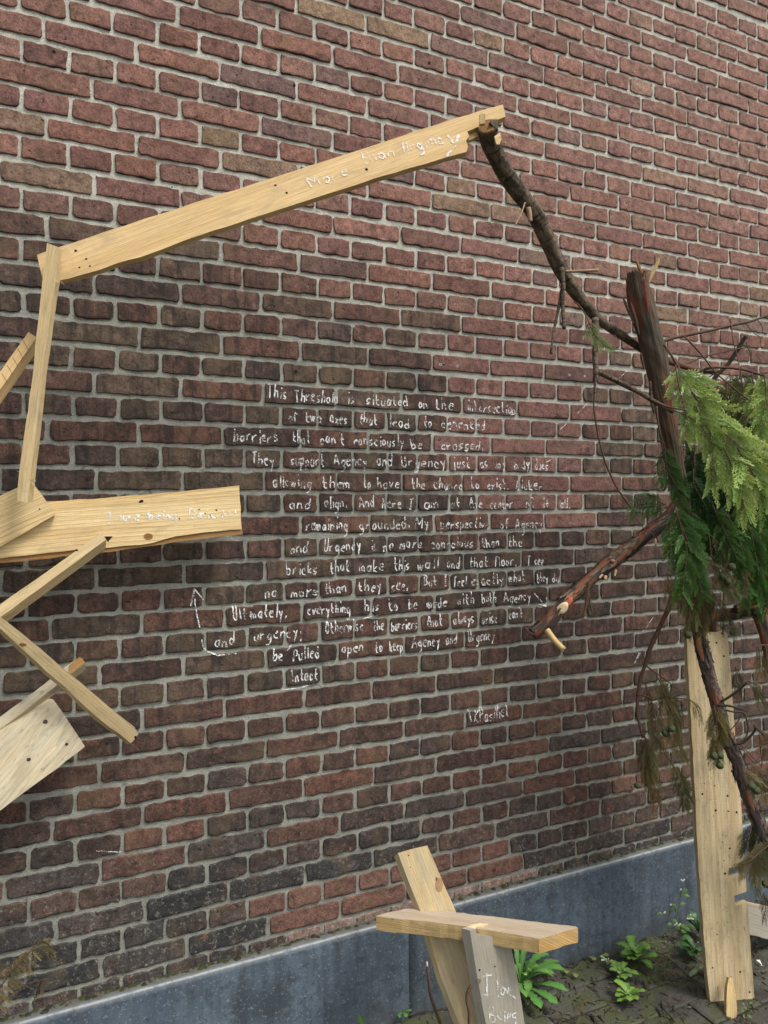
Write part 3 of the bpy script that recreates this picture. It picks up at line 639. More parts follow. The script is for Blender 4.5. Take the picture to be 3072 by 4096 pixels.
# ------------------------------------------------------------------ loose boards and battens
def pword(mb, word, p0, p1, cap, pl, hw=.0021, lift=.0014):
    a, b = onplane(p0, pl), onplane(p1, pl); u = unit(b - a); v = np.cross(pl[1], u); v = v if v[2] > 0 else -v; L = np.linalg.norm(b - a); st, wd = strokes(word)
    for s in st: ribbon(mb, [(L * p[0] / wd, p[1] * cap) for p in s], hw, lambda x, y: a + u * x + v * y + pl[1] * lift)
def pline(mb, pts, pl, hw=.0016, lift=.0014):
    o = onplane(pts[0], pl); u = unit(onplane(pts[-1], pl) - o); v = np.cross(pl[1], u); P = [onplane(p, pl) - o for p in pts]
    ribbon(mb, [(np.dot(p, u), np.dot(p, v)) for p in P], hw, lambda x, y: o + u * x + v * y + pl[1] * lift)
def board(name, label, cat, outline, anc, thick, mt, base_d=0.3, group=None, parts=True, **kw):
    pl = plane3(anc); pts = [onplane(p, pl) for p in outline]; zmin = min(pts, key=lambda p: p[2])
    root = thing(name, zmin, label, cat, group); slab('timber', outline, pl, thick, mt, root, **kw); return root, pl

# long diagonal plank, its tip resting on the bare branch
pl_ = [(148, 1019), (229, 990), (500, 902), (768, 814), (1150, 692), (1536, 567), (1790, 482), (2012, 418), (2023, 466), (1960, 490), (1900, 512), (1868, 526), (1878, 545), (1864, 562), (1872, 585), (1866, 607), (1700, 656), (1536, 702), (1206, 809), (950, 893), (768, 951), (640, 1000), (560, 1029), (470, 1052), (400, 1079), (340, 1095), (278, 1113), (235, 1122), (172, 1120), (160, 1075)]
pk, PL = board('plank', 'long tan plank slanting up across the wall with white words More than Urgency', 'plank', pl_, ((150, 1020, 1.70), (2012, 418, 1.865), (300, 1105, 1.695)), .017, WD_PLANK, jit=.0012, axis=D(1536, 600, 1.7) - D(300, 1000, 1.55))
def word1(par, *a):
    mb = MB(); pword(mb, *a); mb.build('chalk_word', MCH, par)
word1(TIMBER[pk.name], "More", (1248, 752), (1402, 700), .032, PL, .0016); word1(TIMBER[pk.name], "than", (1444, 660), (1585, 622), .030, PL, .0016)
mb = MB(); pword(mb, "Urgenc", (1612, 612), (1782, 572), .032, PL, .0020)
pline(mb, [(1790, 542), (1826, 590)], PL, .0022); pline(mb, [(1836, 540), (1815, 588), (1785, 628)], PL, .0026); mb.build('chalk_word', MCH, TIMBER[pk.name])
slab('split_edge', [(1868, 538), (1960, 500), (1966, 520), (1874, 562)], plane3(((150, 1020, 1.713), (2012, 418, 1.878), (300, 1105, 1.708))), .010, WD_SPLIT, pk, jit=.001)
for x, y, r in ((1102, 741, .0022), (1147, 771, .0022), (303, 1003, .0026), (345, 1036, .002), (360, 1064, .0016), (318, 1070, .0016), (1466, 678, .003)): disc('nail_hole', (x, y), PL, r, HOLE, pk, sx=1.3)

GB = 'pale battens nailed together at the left'
v_, VL = board('batten', 'upright rough batten joining the long plank to the square board corner', 'batten', [(188, 972), (229, 987), (220, 1126), (203, 1240), (173, 1456), (148, 1684), (128, 1850), (111, 2012), (67, 2001), (78, 1880), (125, 1547), (153, 1283), (181, 1040)], ((188, 972, 1.655), (229, 990, 1.662), (68, 2003, 1.66)), .030, WD_BATT, group=GB, off=unit(D(229, 1000, 1.66) - D(188, 1000, 1.65)) * .0075 - plane3(((188, 972, 1.655), (229, 990, 1.662), (68, 2003, 1.66)))[1] * .024, jit=.0009)
for q in range(9):                                               # torn fibres
    a = (82 + rnd.uniform(-8, 4), 1900 + rnd.uniform(-40, 10)) if q < 3 else (134 + rnd.uniform(-4, 3), 1925 + rnd.uniform(-40, 20)) if q < 6 else (228 + rnd.uniform(-4, 4), 1125 + rnd.uniform(-6, 14))
    mb = MB(); p = onplane(a, VL) - VL[1] * .008; tube(mb, [p, p + np.array((rnd.uniform(-.006, .008), -.002, rnd.uniform(-.006, .008))), p + np.array((rnd.uniform(-.01, .016), -.004, rnd.uniform(-.004, .012)))], .0008, .0003, 5, 4); mb.build('splinter', CUT, TIMBER[v_.name])
sb, SL = board('batten', 'short tan batten with saw lines propped on the upright batten at the left edge', 'batten', [(114, 1328), (146, 1349), (73, 1453), (0, 1557), (-170, 1800), (-200, 1760), (0, 1487), (57, 1407)], ((114, 1328, 1.72), (146, 1349, 1.72), (0, 1520, 1.68)), .026, WD_PLANK, group=GB, off=-plane3(((114, 1328, 1.72), (146, 1349, 1.72), (0, 1520, 1.68)))[1] * .020 + np.array((.003, 0, -.011)))
for k in range(5):
    x, y = 100 - k * 21, 1362 + k * 33; p = [onplane((x - 8, y), SL), onplane((x + 14, y + 38), SL)]
    mb = MB(); tube(mb, [p[0] + SL[1] * .0003, (p[0] + p[1]) / 2 + SL[1] * .0003, p[1] + SL[1] * .0003], .0005, .0004, 4, 4); mb.build('pencil_line', RUST, TIMBER[sb.name])

WL_a = ((300, 2060, TD(300, 2060, .115)), (960, 2020, TD(960, 2020, .105)), (300, 2190, TD(300, 2190, .118)))
wb, WL = board('plank', 'wide sawn pine plank with waney edges and white words I love being', 'plank',
    [(-190, 2052), (0, 2032), (210, 2018), (420, 2004), (560, 1994), (760, 1972), (957, 1946), (963, 2030), (967, 2117), (880, 2124), (768, 2137), (700, 2146), (655, 2158), (610, 2172), (560, 2180), (500, 2183), (440, 2190), (300, 2200), (150, 2216), (0, 2233), (-190, 2254)], WL_a, .022, WD_PINE, jit=.0012, axis=D(960, 2020, 1.655) - D(300, 2070, 1.60))
WL2 = plane3([(x, y, t + .004) for x, y, t in WL_a])
slab('bark_edge', [(-190, 2044), (0, 2024), (210, 2005), (420, 1992), (560, 1980), (760, 1962), (957, 1941), (957, 1952), (760, 1980), (560, 2002), (420, 2012), (210, 2026), (0, 2040), (-190, 2060)], WL2, .014, WD_SPLIT, wb, jit=.0012)
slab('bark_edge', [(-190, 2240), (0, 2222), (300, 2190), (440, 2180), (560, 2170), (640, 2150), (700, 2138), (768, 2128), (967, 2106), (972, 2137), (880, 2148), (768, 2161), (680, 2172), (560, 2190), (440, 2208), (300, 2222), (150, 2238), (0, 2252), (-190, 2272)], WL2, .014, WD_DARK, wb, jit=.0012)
for a_ in (("I", (426, 2092), (450, 2091), .024, WL), ("love", (474, 2086), (562, 2079), .022, WL), ("being", (592, 2078), (708, 2076), .022, WL), ("Delulu!", (750, 2074), (950, 2066), .022, WL)): word1(TIMBER[wb.name], *a_)
slab('knot', [(593 + 19 * math.cos(a), 2146 + 13 * math.sin(a)) for a in np.linspace(0, 6.28, 14)[:-1]], plane3([(x, y, t - .0006) for x, y, t in WL_a]), .004, KNOT, TIMBER[wb.name], jit=0, step=1, bev=0)
for x, y, r in ((567, 2004, .0035), (560, 2008, .002), (797, 2037, .0016), (865, 2040, .0018), (820, 2053, .0014), (888, 2062, .0014), (842, 2060, .0014), (718, 2075, .0014)): disc('nail_hole', (x, y), WL, r, HOLE, wb, sx=1.4)

qb, QL = board('board', 'square cut corner board under the foot of the upright batten', 'board', [(-150, 2058), (0, 1983), (126, 1925), (175, 1990), (223, 2058), (0, 2187), (-150, 2272)], tuple((x, y, TD(x, y, .137)) for x, y in ((0, 1983), (223, 2058), (0, 2187))), .018, WD_PINE, axis=D(126, 1925, 1.5) - D(0, 1983, 1.5))
disc('nail_hole', (158, 2036), QL, .0018, HOLE, qb)

XA = ((397, 2135, TD(397, 2135, .136)), (418, 2154, TD(418, 2154, .136)), (0, 2440, TD(0, 2440, .165)))
x1, XL = board('batten', 'batten rising from the left edge into a notch under the wide pine plank', 'batten', [(360, 2162), (397, 2134), (410, 2140), (424, 2158), (300, 2250), (160, 2353), (2, 2467), (-160, 2590), (-190, 2560), (0, 2418), (180, 2292)], XA, .034, WD_BATT, group=GB, off=-plane3(XA)[1] * .026 + np.array((.004, 0, -.021)))
disc('nail_hole', (307, 2200), XL, .002, HOLE, x1, sx=1.8); disc('nail_hole', (62, 2370), XL, .0014, HOLE, x1)
slab('notch', [(418, 2146), (451, 2145), (432, 2168), (426, 2160)], plane3([(x, y, t - .0006) for x, y, t in WL_a]), .003, HOLE, wb, jit=0, step=1, bev=0)

XA = ((280, 2696, TD(280, 2696, .165)), (539, 2909, TD(539, 2909, .10)), (222, 2705, TD(222, 2705, .168)))
x2, XL2 = board('batten', 'batten running down right from the left edge and crossing the square stick', 'batten', [(-120, 2372), (0, 2466), (80, 2527), (167, 2598), (225, 2650), (281, 2697), (390, 2788), (470, 2855), (539, 2909), (553, 2937), (538, 2958), (523, 2973), (470, 2930), (403, 2881), (345, 2830), (296, 2784), (262, 2750), (222, 2716), (110, 2615), (0, 2513), (-120, 2420)], XA, .024, WD_BATT, group=GB, off=-plane3(XA)[1] * .020 + np.array((-.004, 0, -.013)), jit=.0010)
disc('knot', (542, 2948), XL2, .0032, HOLE, x2); disc('knot', (92, 2578), XL2, .004, KNOT, x2, sx=2)
XA = ((0, 2880, TD(0, 2880, .125)), (320, 2640, TD(320, 2640, .085)), (0, 2930, TD(0, 2930, .125)))
x3, XL3 = board('batten', 'square stick with brown stained end passing behind the crossing batten', 'batten', [(-130, 2965), (0, 2868), (140, 2765), (255, 2672), (318, 2629), (331, 2634), (340, 2652), (283, 2697), (200, 2762), (100, 2842), (0, 2918), (-130, 3015)], XA, .03, WD_PALE, group=GB, off=-plane3(XA)[1] * .022 + np.array((.008, 0, -.020)))
slab('stained_end', [(276, 2661), (318, 2629), (331, 2634), (340, 2652), (284, 2697), (274, 2690)], plane3([(x, y, t - .0008) for x, y, t in XA]), .006, m_wood('brown_stained_wood', (.42, .24, .09), (.2, .10, .035), .5, 0, .3, .006, .1, .2), x3, bev=.0008, off=-plane3(XA)[1] * .003)
XA = ((0, 2930, TD(0, 2930, .14)), (330, 2980, TD(330, 2980, .09)), (0, 3240, TD(0, 3240, .155)))
bl, BLL = board('board', 'wide weathered board with three nails in the lower left corner', 'board', [(-200, 3050), (0, 2929), (110, 2862), (204, 2797), (213, 2798), (280, 2895), (340, 2986), (231, 3072), (120, 3152), (0, 3243), (-200, 3390)], XA, .020, WD_PALE, jit=.0012, axis=D(340, 2986, 1.56) - D(0, 3243, 1.56))
for x, y, r in ((181, 2887, .0048), (266, 2977, .0034), (115, 3038, .0042)): disc('nail', (x, y), BLL, r, RUST, bl, sx=1.2)

# ------------------------------------------------------------------ interlocked boards at the bottom
zt = .452
def ontop(x, y, z=zt): return G(x, y, z)
TP = [(1505, 3664), (1540, 3653), (1626, 3634), (1760, 3642), (1825, 3650), (2060, 3677), (2303, 3706), (2312, 3712), (2235, 3733), (2156, 3756), (2030, 3733), (1975, 3724), (1945, 3719), (1850, 3704), (1700, 3684), (1574, 3673)]
top = [ontop(*p) for p in TP]
plc = (top[0], np.array((0, 0, 1.0)))
frontdir = unit(top[9] - top[15]); 
def cmi(a, b):
    d = unit(b - a); mid = (np.array(a) + np.array(b)) / 2
    e0, e1 = top[7], top[9]; ed = unit(e1 - e0)
    if all(np.linalg.norm((np.array(q) - e0) - ed * np.dot(np.array(q) - e0, ed)) < .004 for q in (a, b)): return 1
    return 2 if abs(np.dot(d, frontdir)) > .9 and np.dot(mid - top[9], np.cross(frontdir, (0, 0, 1))) > -.03 else 0
cb = thing('board', top[9] - np.array((0, 0, .04)), 'thick scaffold board lying level with orange sawn end, slotted over the grey upright board', 'board')
slab('timber', [tuple(p) for p in top], plc, .037, WD_CROSS, cb, jit=.0016, axis=frontdir, bev=.0018, mats=[WD_CROSS, ENDG, WD_SPLIT], side_mi=cmi, step=.018)
# grey upright board (chalk: I love Bling-like scrawl below)
ED = ((1880, 3722, 1.905), (2045, 3790, 1.945), (1944, 4096, 1.915))
eb, EL = board('board', 'grey upright board with white words I love Being carrying the level scaffold board', 'board', [(1880, 3722), (1902, 3716), (1905, 3737), (2040, 3760), (2058, 3850), (2078, 3965), (2099, 4096), (2124, 4260), (1972, 4260), (1944, 4096), (1922, 3975), (1900, 3850)], ED, .024, WD_GREY, jit=.0008, off=-plane3(ED)[1] * .012 + unit(D(1860, 3722, 1.905) - D(1880, 3722, 1.905)) * .0165, axis=D(1944, 4096, 1.9) - D(1880, 3722, 1.9))
mb = MB()
def c7p(*a): return [c7(*q) for q in a]
for s in (c7p((885, 1770), (888, 1860), (886, 1945), (890, 1985)), c7p((838, 1805), (885, 1790), (930, 1785)), c7p((845, 1955), (890, 1960), (925, 1950)), c7p((977, 1800), (980, 1890), (985, 1985)),
          c7p((1010, 1890), (1008, 1945), (1030, 1958), (1040, 1905), (1012, 1890)), c7p((1045, 1895), (1062, 1955), (1075, 1890)), c7p((1082, 1935), (1112, 1915), (1105, 1890), (1085, 1900), (1088, 1960), (1135, 1985)),
          c7p((905, 2060), (908, 2140), (915, 2200)), c7p((905, 2070), (945, 2062), (950, 2095), (912, 2128)), c7p((912, 2128), (960, 2140), (955, 2185), (915, 2200)), c7p((975, 2140), (1000, 2170), (1030, 2165)), c7p((1040, 2100), (1042, 2112)), c7p((1040, 2130), (1045, 2190)), c7p((1062, 2180), (1068, 2120), (1085, 2150), (1092, 2110)), c7p((1140, 2110), (1108, 2125), (1110, 2160), (1138, 2150), (1135, 2230), (1100, 2250))): pline(mb, s, EL, .0017)
mb.build('chalk_writing', MCH, TIMBER[eb.name])
disc('nail_hole', c7(825, 1745), EL, .0028, HOLE, eb); disc('nail_hole', c7(958, 1715), EL, .002, HOLE, eb); disc('knot', c7(820, 1840), EL, .006, m_plain('grey_knot', (.17, .14, .10), .7), eb)
slab('splinter', [tuple(G(*c7(*p), zt + .0025)) for p in ((690, 1388), (760, 1352), (830, 1340), (902, 1346), (860, 1362), (800, 1375), (760, 1392), (735, 1402))], (np.array(G(1880, 3715, zt + .0025)), np.array((0, 0, 1.0))), .004, CUT, cb, bev=0, jit=.001)
# tilted board passing through the slot
TA2 = ((1590, 3412, 2.055), (1710, 3382, 2.06), (1840, 4096, 1.965))
tb, TL = board('board', 'sawn yellow board tilted through the level board with a brown knot', 'board', [(1592, 3412), (1650, 3395), (1709, 3382), (1760, 3500), (1825, 3650), (1900, 3822), (1990, 4030), (2085, 4250), (1905, 4250), (1838, 4096), (1762, 3905), (1696, 3682), (1640, 3540)], TA2, .026, WD_TILT, jit=.0010, off=-plane3(TA2)[1] * .020 + unit(D(1580, 3430, 2.05) - D(1592, 3412, 2.055)) * .0165, axis=D(1840, 4096, 1.965) - D(1640, 3540, 2.04))
slab('knot', [(1756 + 22 * math.cos(a) * .7, 3540 + 30 * math.sin(a)) for a in np.linspace(0, 6.28, 14)[:-1]], (TL[0] + TL[1] * .0006, TL[1]), .004, m_plain('pink_brown_knot', (.36, .22, .12), .7, .2, .3, 60), TIMBER[tb.name], jit=0, step=1, bev=0)
disc('nail_hole', c7(212, 755), TL, .0018, HOLE, tb); disc('nail_hole', c7(230, 858), TL, .0014, HOLE, tb); disc('knot', c7(455, 960), TL, .005, KNOT, tb, sx=.6)

# ------------------------------------------------------------------ tall pale board at the right, and the board behind it
TA = ((2760, 2560, 2.385), (2925, 2545, 2.40), (2840, 4010, 2.325))
to = [cz(395, 250)] + [c5(955, 1050), c5(985, 1042), c5(1290, 1038), c5(1308, 1052), c5(1325, 1240), c5(1345, 1500), c5(1365, 1780), c5(1385, 2010), c5(1398, 2150), c6(1420, 200), c6(1440, 500), c6(1455, 780), c6(1418, 858), c6(1318, 862), c6(1323, 945), c6(1466, 920), c6(1474, 1068), c6(1368, 1105), c6(1372, 1165), c6(1386, 1190), c6(1483, 1160), c6(1495, 1350), c6(1515, 1650), c6(1545, 2008), c6(1388, 2018), c6(1378, 1950), c6(1366, 1860), c6(1350, 1815), c6(1322, 1820), c6(1300, 1870), c6(1300, 2030), c6(1175, 2030), c6(1160, 2015), c6(1140, 1850), c6(1110, 1520), c6(1085, 1200), c6(1058, 800), c6(1040, 480), c6(1028, 200), c6(1016, 0), c5(1005, 2000), c5(985, 1650), c5(965, 1300)][0:]
to = to[1:]
tbd, TTL = board('plank', 'tall pale rough plank standing at the right with square notches in its edge', 'plank', to, TA, .020, WD_TALL, jit=.0012, bev=.0015, axis=np.array((0.02, 0, -1.0)))
for x, y, r in ((1212, 1130, .0055), (1278, 1246, .006)): disc('nail_hole', c5(x, y), TTL, r * .6, HOLE, tbd, sx=.9)
for x, y, r in ((1108, 134, .0028), (1047, 174, .002), (1092, 225, .005), (1197, 152, .003), (1310, 240, .0055), (1207, 366, .0062), (1315, 374, .0038), (1387, 382, .0055), (1262, 640, .0028), (1328, 695, .005), (1277, 800, .0028), (1288, 912, .0058), (1106, 693, .002), (1219, 1438, .0035), (1180, 1725, .004), (1418, 1762, .005), (1500, 1935, .0048), (1293, 586, .0022), (1340, 1805, .003)): disc('nail_hole', c6(x, y), TTL, r * .6, HOLE, tbd, sx=1.0)
for k in range(70):
    x, y = 1280 + rnd.gauss(0, 38), 1160 + abs(rnd.gauss(0, 210)); disc('wormhole', c6(x, y), TTL, rnd.uniform(.0006, .0013), RUST, tbd, n=6) if k < 26 else None
# splinter stake under it
SA = ((2920, 3910, 2.30), (2945, 3910, 2.30), (2920, 4081, 2.255))
st, SLn = board('stake', 'short split wooden stake propping the foot of the tall pale plank', 'stake', [c6(1322, 1810), c6(1352, 1812), c6(1372, 1900), c6(1386, 2010), c6(1392, 2100), c6(1385, 2170), c6(1350, 2205), c6(1310, 2190), c6(1300, 2120), c6(1302, 1960), c6(1308, 1880)], SA, .018, WD_SPLIT, jit=.001)
FA = ((3000, 3640, 2.52), (3072, 3660, 2.57), (3000, 3740, 2.52))
fb, FL_ = board('plank', 'short dull plank lying on edge behind the foot of the tall pale plank', 'plank', [c6(1480, 1178), c6(1659, 1222), (3260, 3690), (3260, 3825), c6(1659, 1480), c6(1500, 1440)], FA, .02, WD_GREY, jit=.001)
slab('sawn_edge', [c6(1480, 1168), c6(1659, 1202), (3260, 3680), (3260, 3695), c6(1659, 1226), c6(1480, 1182)], plane3([(x, y, t - .0008) for x, y, t in FA]), .018, WD_CROSS, fb)

# ------------------------------------------------------------------ branches
def path(pts, cv, t0, t1=None):
    n = len(pts); t1 = t0 if t1 is None else t1
    return [D(*(cv(p[0], p[1]) if cv else p[:2]), (p[2] if len(p) > 2 else t0 + (t1 - t0) * i / max(1, n - 1))) for i, p in enumerate(pts)]
def limb(name, pts, r0, r1, mt, parent, n=24, seg=9, **kw):
    mb = MB(); tube(mb, pts, r0, r1, n, seg, **kw); return mb.build(name, mt, parent)
def shards(parent, centre, axis, r, n, h, mt, name='splinter'):
    ax = unit(axis); u = unit(np.cross(ax, (0.3, 0.8, 0.1))); v = np.cross(ax, u); mb = MB()
    for i in range(n):
        a = 2 * math.pi * i / n + rnd.uniform(-.2, .2); p = np.asarray(centre) + (u * math.cos(a) + v * math.sin(a)) * r * rnd.uniform(.75, .98); w_ = r * rnd.uniform(.25, .5); tg = -u * math.sin(a) + v * math.cos(a); no = u * math.cos(a) + v * math.sin(a)
        hh = h * rnd.uniform(.25, 1.0); q = [p - ax * .02 - tg * w_, p - ax * .02 + tg * w_, p + ax * hh * .6 + tg * w_ * .55, p + ax * hh + tg * w_ * rnd.uniform(-.3, .3), p + ax * hh * .7 - tg * w_ * .5]
        q2 = [x - no * r * .22 for x in q]; mb.add(q + q2, [(0, 1, 2, 3, 4), (9, 8, 7, 6, 5)] + [(k, k + 5, (k + 1) % 5 + 5, (k + 1) % 5) for k in range(5)], None, [(np.dot(x, ax), np.dot(x, tg)) for x in q + q2])
    return mb.build(name, mt, parent, False)

bp = [(1948, 506), (1962, 560), (1988, 628), (2030, 705), (2078, 772), (2140, 855), (2180, 940), (2222, 1035), (2275, 1130), (2318, 1190), (2372, 1255), (2422, 1298), (2490, 1344), (2556, 1388), (2640, 1446)]
P_ = path(bp, None, 1.838, 2.30)
bb_ = thing('bare_branch', P_[-1], 'bare grey-brown branch sloping from the plank tip down behind the broken conifer trunk', 'branch')
limb('limb', P_, .0225, .0115, BK_BRANCH, bb_, 150, 22, rough=.05, ridge=.03, radii=[.0245, .0232, .0215, .0222, .0215, .0205, .0215, .019, .0165, .0135, .0120, .0112, .0105])
# cut top with a notch and shards
cp = P_[0]; ax = unit(P_[0] - P_[1]); mb = MB(); u = unit(np.cross(ax, (0, 1, .2))); v = np.cross(ax, u)
mb.add([cp + ax * .0015 + (u * math.cos(a) + v * math.sin(a)) * .0205 for a in np.linspace(0, 6.283, 15)[:-1]] + [cp + ax * .0 + (u * math.cos(a) + v * math.sin(a)) * .0225 for a in np.linspace(0, 6.283, 15)[:-1]], [tuple(range(14))] + [(i, (i + 1) % 14, (i + 1) % 14 + 14, i + 14) for i in range(14)], None, [(.1 * math.cos(a), .1 * math.sin(a)) for a in np.linspace(0, 6.283, 15)[:-1]] * 2)
mb.build('cut_end', WD_DARK, bb_, False)
slab('splinter', [(1918, 456), (1928, 452), (1942, 458), (1940, 494), (1918, 496)], plane3(((1918, 456, 1.822), (1942, 458, 1.822), (1930, 494, 1.822))), .010, WD_SPLIT, bb_, jit=.001)
slab('splinter', [(1958, 488), (1966, 478), (1990, 476), (1993, 520), (1970, 500)], plane3(((1958, 488, 1.824), (1990, 478, 1.83), (1975, 510, 1.824))), .008, BK_BRANCH, bb_, jit=.001)
slab('bare_patch', [(1978, 545), (2000, 530), (2006, 556), (1998, 578), (1986, 576)], plane3(((1978, 545, 1.824), (2004, 535, 1.835), (1990, 576, 1.826))), .004, WD_SPLIT, bb_, jit=.001)
def bstub(pts, r0, r1, mt=BK_BRANCH, cv=None, t0=2.0, t1=None, name='side_branch', par=None, n=16, **kw): return limb(name, path(pts, cv, t0, t1), r0, r1, mt, par or bb_, n, 8, rough=.07, **kw)
c8 = lambda x, y: (1536 + .8067 * x, .8067 * y); c9 = lambda x, y: (1536 + .8067 * x, 1024 + .8067 * y)
bstub([(716, 1030), (722, 1065), (726, 1098)], .0062, .0058, STUB, c8, 1.925)
bstub([(699, 1005), (680, 1060), (650, 1118)], .0022, .0015, STUB, c8, 1.93, 1.90)
bstub([(882, 60), (888, 130), (886, 240), (893, 360)], .0068, .0052, BK_BRANCH, c9, 2.02, 2.0, n=22)
bstub([(880, 170), (862, 280), (842, 370), (828, 484)], .0046, .0030, BK_BRANCH, c9, 2.02, 1.99)
bstub([(2262, 1086), (2320, 1084), (2394, 1080)], .0036, .0040, STUB, None, 2.03)
bstub([(596, 712), (606, 705)], .003, .001, STUB, c8, 1.85); bstub([(900, 20), (912, 10)], .003, .002, STUB, c9, 2.02)
bstub([(230, 640), (190, 655)], .004, .002, BK_BRANCH, lambda x, y: (1536 + .42 * x, y), 2.1) if False else None
bstub([(165, 540), (172, 700), (165, 850), (172, 985), (165, 1080)], .0105, .0072, BK_BRANCH, c4, 2.11, 2.06, n=26)
bstub([(178, 985), (165, 1100), (158, 1200), (150, 1335)], .0048, .0016, BK_BRANCH, c4, 2.055)
bstub([(185, 1000), (260, 1035), (360, 1085), (460, 1135), (560, 1185), (690, 1265), (840, 1345)], .0075, .0062, BK_BRANCH, c4, 2.07, 2.11, n=34)
bstub([(690, 1262), (780, 1300), (900, 1325), (985, 1345)], .003, .0015, BK_TWIG, c4, 2.085, 2.07)
bstub([(156, 1330), (168, 1420), (188, 1540), (215, 1650), (245, 1760), (290, 1870), (330, 1960), (375, 2035), (430, 2110), (475, 2175)], .0024, .0030, BK_TWIG, c4, 2.055, 2.10, n=44)
bstub([(-20, 395), (30, 430), (70, 490), (112, 570)], .0020, .0014, BK_TWIG, c4, 2.06, 2.04)
bstub([(330, 690), (345, 700)], .004, .0015, BK_BRANCH, c4, 2.16)

# broken conifer trunk
tp = [(528, 215), (548, 330), (582, 470), (618, 610), (655, 750), (690, 900), (716, 1050), (738, 1200), (768, 1350), (800, 1500), (830, 1650), (858, 1800), (885, 1950), (905, 2060)]
TPx = [c4(*p) for p in tp] + [c5(*p) for p in ((960, 180), (1045, 480), (1110, 740), (1142, 930), (1165, 1080))] + [c6(1210, 300), c6(1240, 1000), c6(1262, 1760)]
tt = list(np.linspace(2.20, 2.235, 14)) + [2.27, 2.31, 2.36, 2.40, 2.43, 2.46, 2.45, 2.43]
P_ = [D(x, y, t) for (x, y), t in zip(TPx, tt)]
tr = thing('conifer_trunk', P_[-1], 'broken upright conifer trunk with red and grey stringy bark and a jagged top', 'tree trunk')
limb('trunk', P_, .034, .018, BK_TRUNK, tr, 260, 44, rough=.055, ridge=.028, jag=.016, cap=False, radii=[.0315, .0345, .036, .0345, .0325, .030, .028, .0265, .0255, .025, .024, .022, .021, .020, .019, .018, .016])
shards(tr, P_[0], P_[0] - P_[1], .030, 11, .034, BK_TRUNK)
mb = MB(); a0 = unit(P_[0] - P_[1]); tube(mb, [P_[0] - a0 * .03, P_[0] - a0 * .002], .029, .027, 4, 14); mb.build('heartwood', WD_SPLIT, tr)
def strip(name, pts, t, wd, mt, par, th=.0022):
    mb = MB(); Q = bez([D(*p, t if len(p) == 2 else p[2]) for p in pts], 12); T = np.gradient(Q, axis=0); vd = unit(CAM - Q[0]); vs = []; uv = []
    for i in range(12):
        s = unit(np.cross(T[i], vd)); w_ = wd * (.35 + .65 * math.sin(math.pi * min(1, .12 + .86 * i / 11)))
        for q in (s * w_ + vd * th * .2, vd * th, -s * w_ + vd * th * .2, -vd * th): vs.append(Q[i] + q); uv.append((i * .02, len(vs) % 4 * .01))
    mb.add(vs, [(i * 4 + k, i * 4 + (k + 1) % 4, (i + 1) * 4 + (k + 1) % 4, (i + 1) * 4 + k) for i in range(11) for k in range(4)] + [(0, 3, 2, 1), (44, 45, 46, 47)], None, uv); return mb.build(name, mt, par, False)
strip('bark_strip', [c4(525, 45), c4(548, 110), c4(575, 190), c4(590, 260)], 2.19, .0052, WD_DARK, tr); strip('bark_strip', [c4(718, 20), c4(690, 90), c4(655, 160), c4(630, 230)], 2.20, .0055, WD_SPLIT, tr)
strip('bark_strip', [c4(405, 350), c4(440, 440), c4(470, 510), c4(495, 580)], 2.185, .0042, BK_BRANCH, tr); strip('bark_strip', [c4(470, 400), c4(495, 480), c4(520, 560), c4(545, 680)], 2.175, .0050, BK_TRUNK, tr)
strip('bark_strip', [c4(590, 200), c4(605, 330), c4(622, 450)], 2.163, .0055, m_plain('red_inner_bark', (.19, .05, .035), .7, .3, .4, 120), tr, .0016)
strip('bark_strip', [c4(640, 1080), c4(648, 1200), c4(662, 1300), c4(680, 1370)], 2.195, .0055, BK_BRANCH, tr); strip('bark_strip', [c4(560, 840), c4(572, 900), c4(590, 985)], 2.185, .0045, BK_BRANCH, tr)
def tw(pts, r0, r1, cv=c4, t0=2.2, t1=None, mt=BK_TWIG, par=None, n=22, name='branch'): return limb(name, path(pts, cv, t0, t1), r0, r1, mt, par or tr, n, 7, rough=.06)
tw([(740, 742), (830, 712), (930, 690), (1080, 660), (1200, 635), (1330, 602), (1480, 572), (1580, 540), (1700, 498)], .0058, .0036, t0=2.22, t1=2.28, n=40)
tw([(785, 905), (860, 930), (960, 962), (1080, 990), (1200, 995)], .0100, .0075, t0=2.23, t1=2.27, mt=BK_TRUNK); tw([(1110, 985), (1150, 965), (1300, 965), (1440, 980), (1560, 1015), (1700, 1060)], .0046, .0030, t0=2.25, t1=2.22)
tw([(1470, 690), (1440, 740), (1380, 840), (1310, 940), (1220, 1030), (1130, 1150)], .0058, .0070, t0=2.29, t1=2.32, mt=BK_TWIGD)
tw([(935, 695), (1010, 770), (1100, 870), (1200, 1000), (1300, 1090), (1410, 1180), (1510, 1255), (1615, 1308)], .0026, .0016, t0=2.22, t1=2.16, n=34)
tw([(945, 942), (1040, 895), (1150, 860), (1300, 825), (1450, 795), (1700, 782)], .0024, .0020, t0=2.26, t1=2.3)
tw([(1345, 600), (1352, 690), (1370, 780), (1392, 860), (1410, 950), (1416, 1060)], .0018, .0014, t0=2.255, t1=2.2); tw([(1460, 572), (1500, 625), (1550, 675), (1618, 716)], .0015, .001, t0=2.26); tw([(1565, 545), (1590, 580), (1612, 625), (1606, 660)], .0013, .001, t0=2.27)
tw([(960, 985), (1000, 1050), (1045, 1130)], .004, .002, t0=2.25, mt=BK_TWIGD); tw([(1700, 1005), (1560, 1020), (1400, 1065), (1280, 1110), (1110, 1170)], .002, .0015, t0=2.3, mt=BK_TWIGD); tw([(1230, 990), (1130, 1060), (1040, 1110)], .002, .0012, t0=2.26, mt=BK_TWIGD)
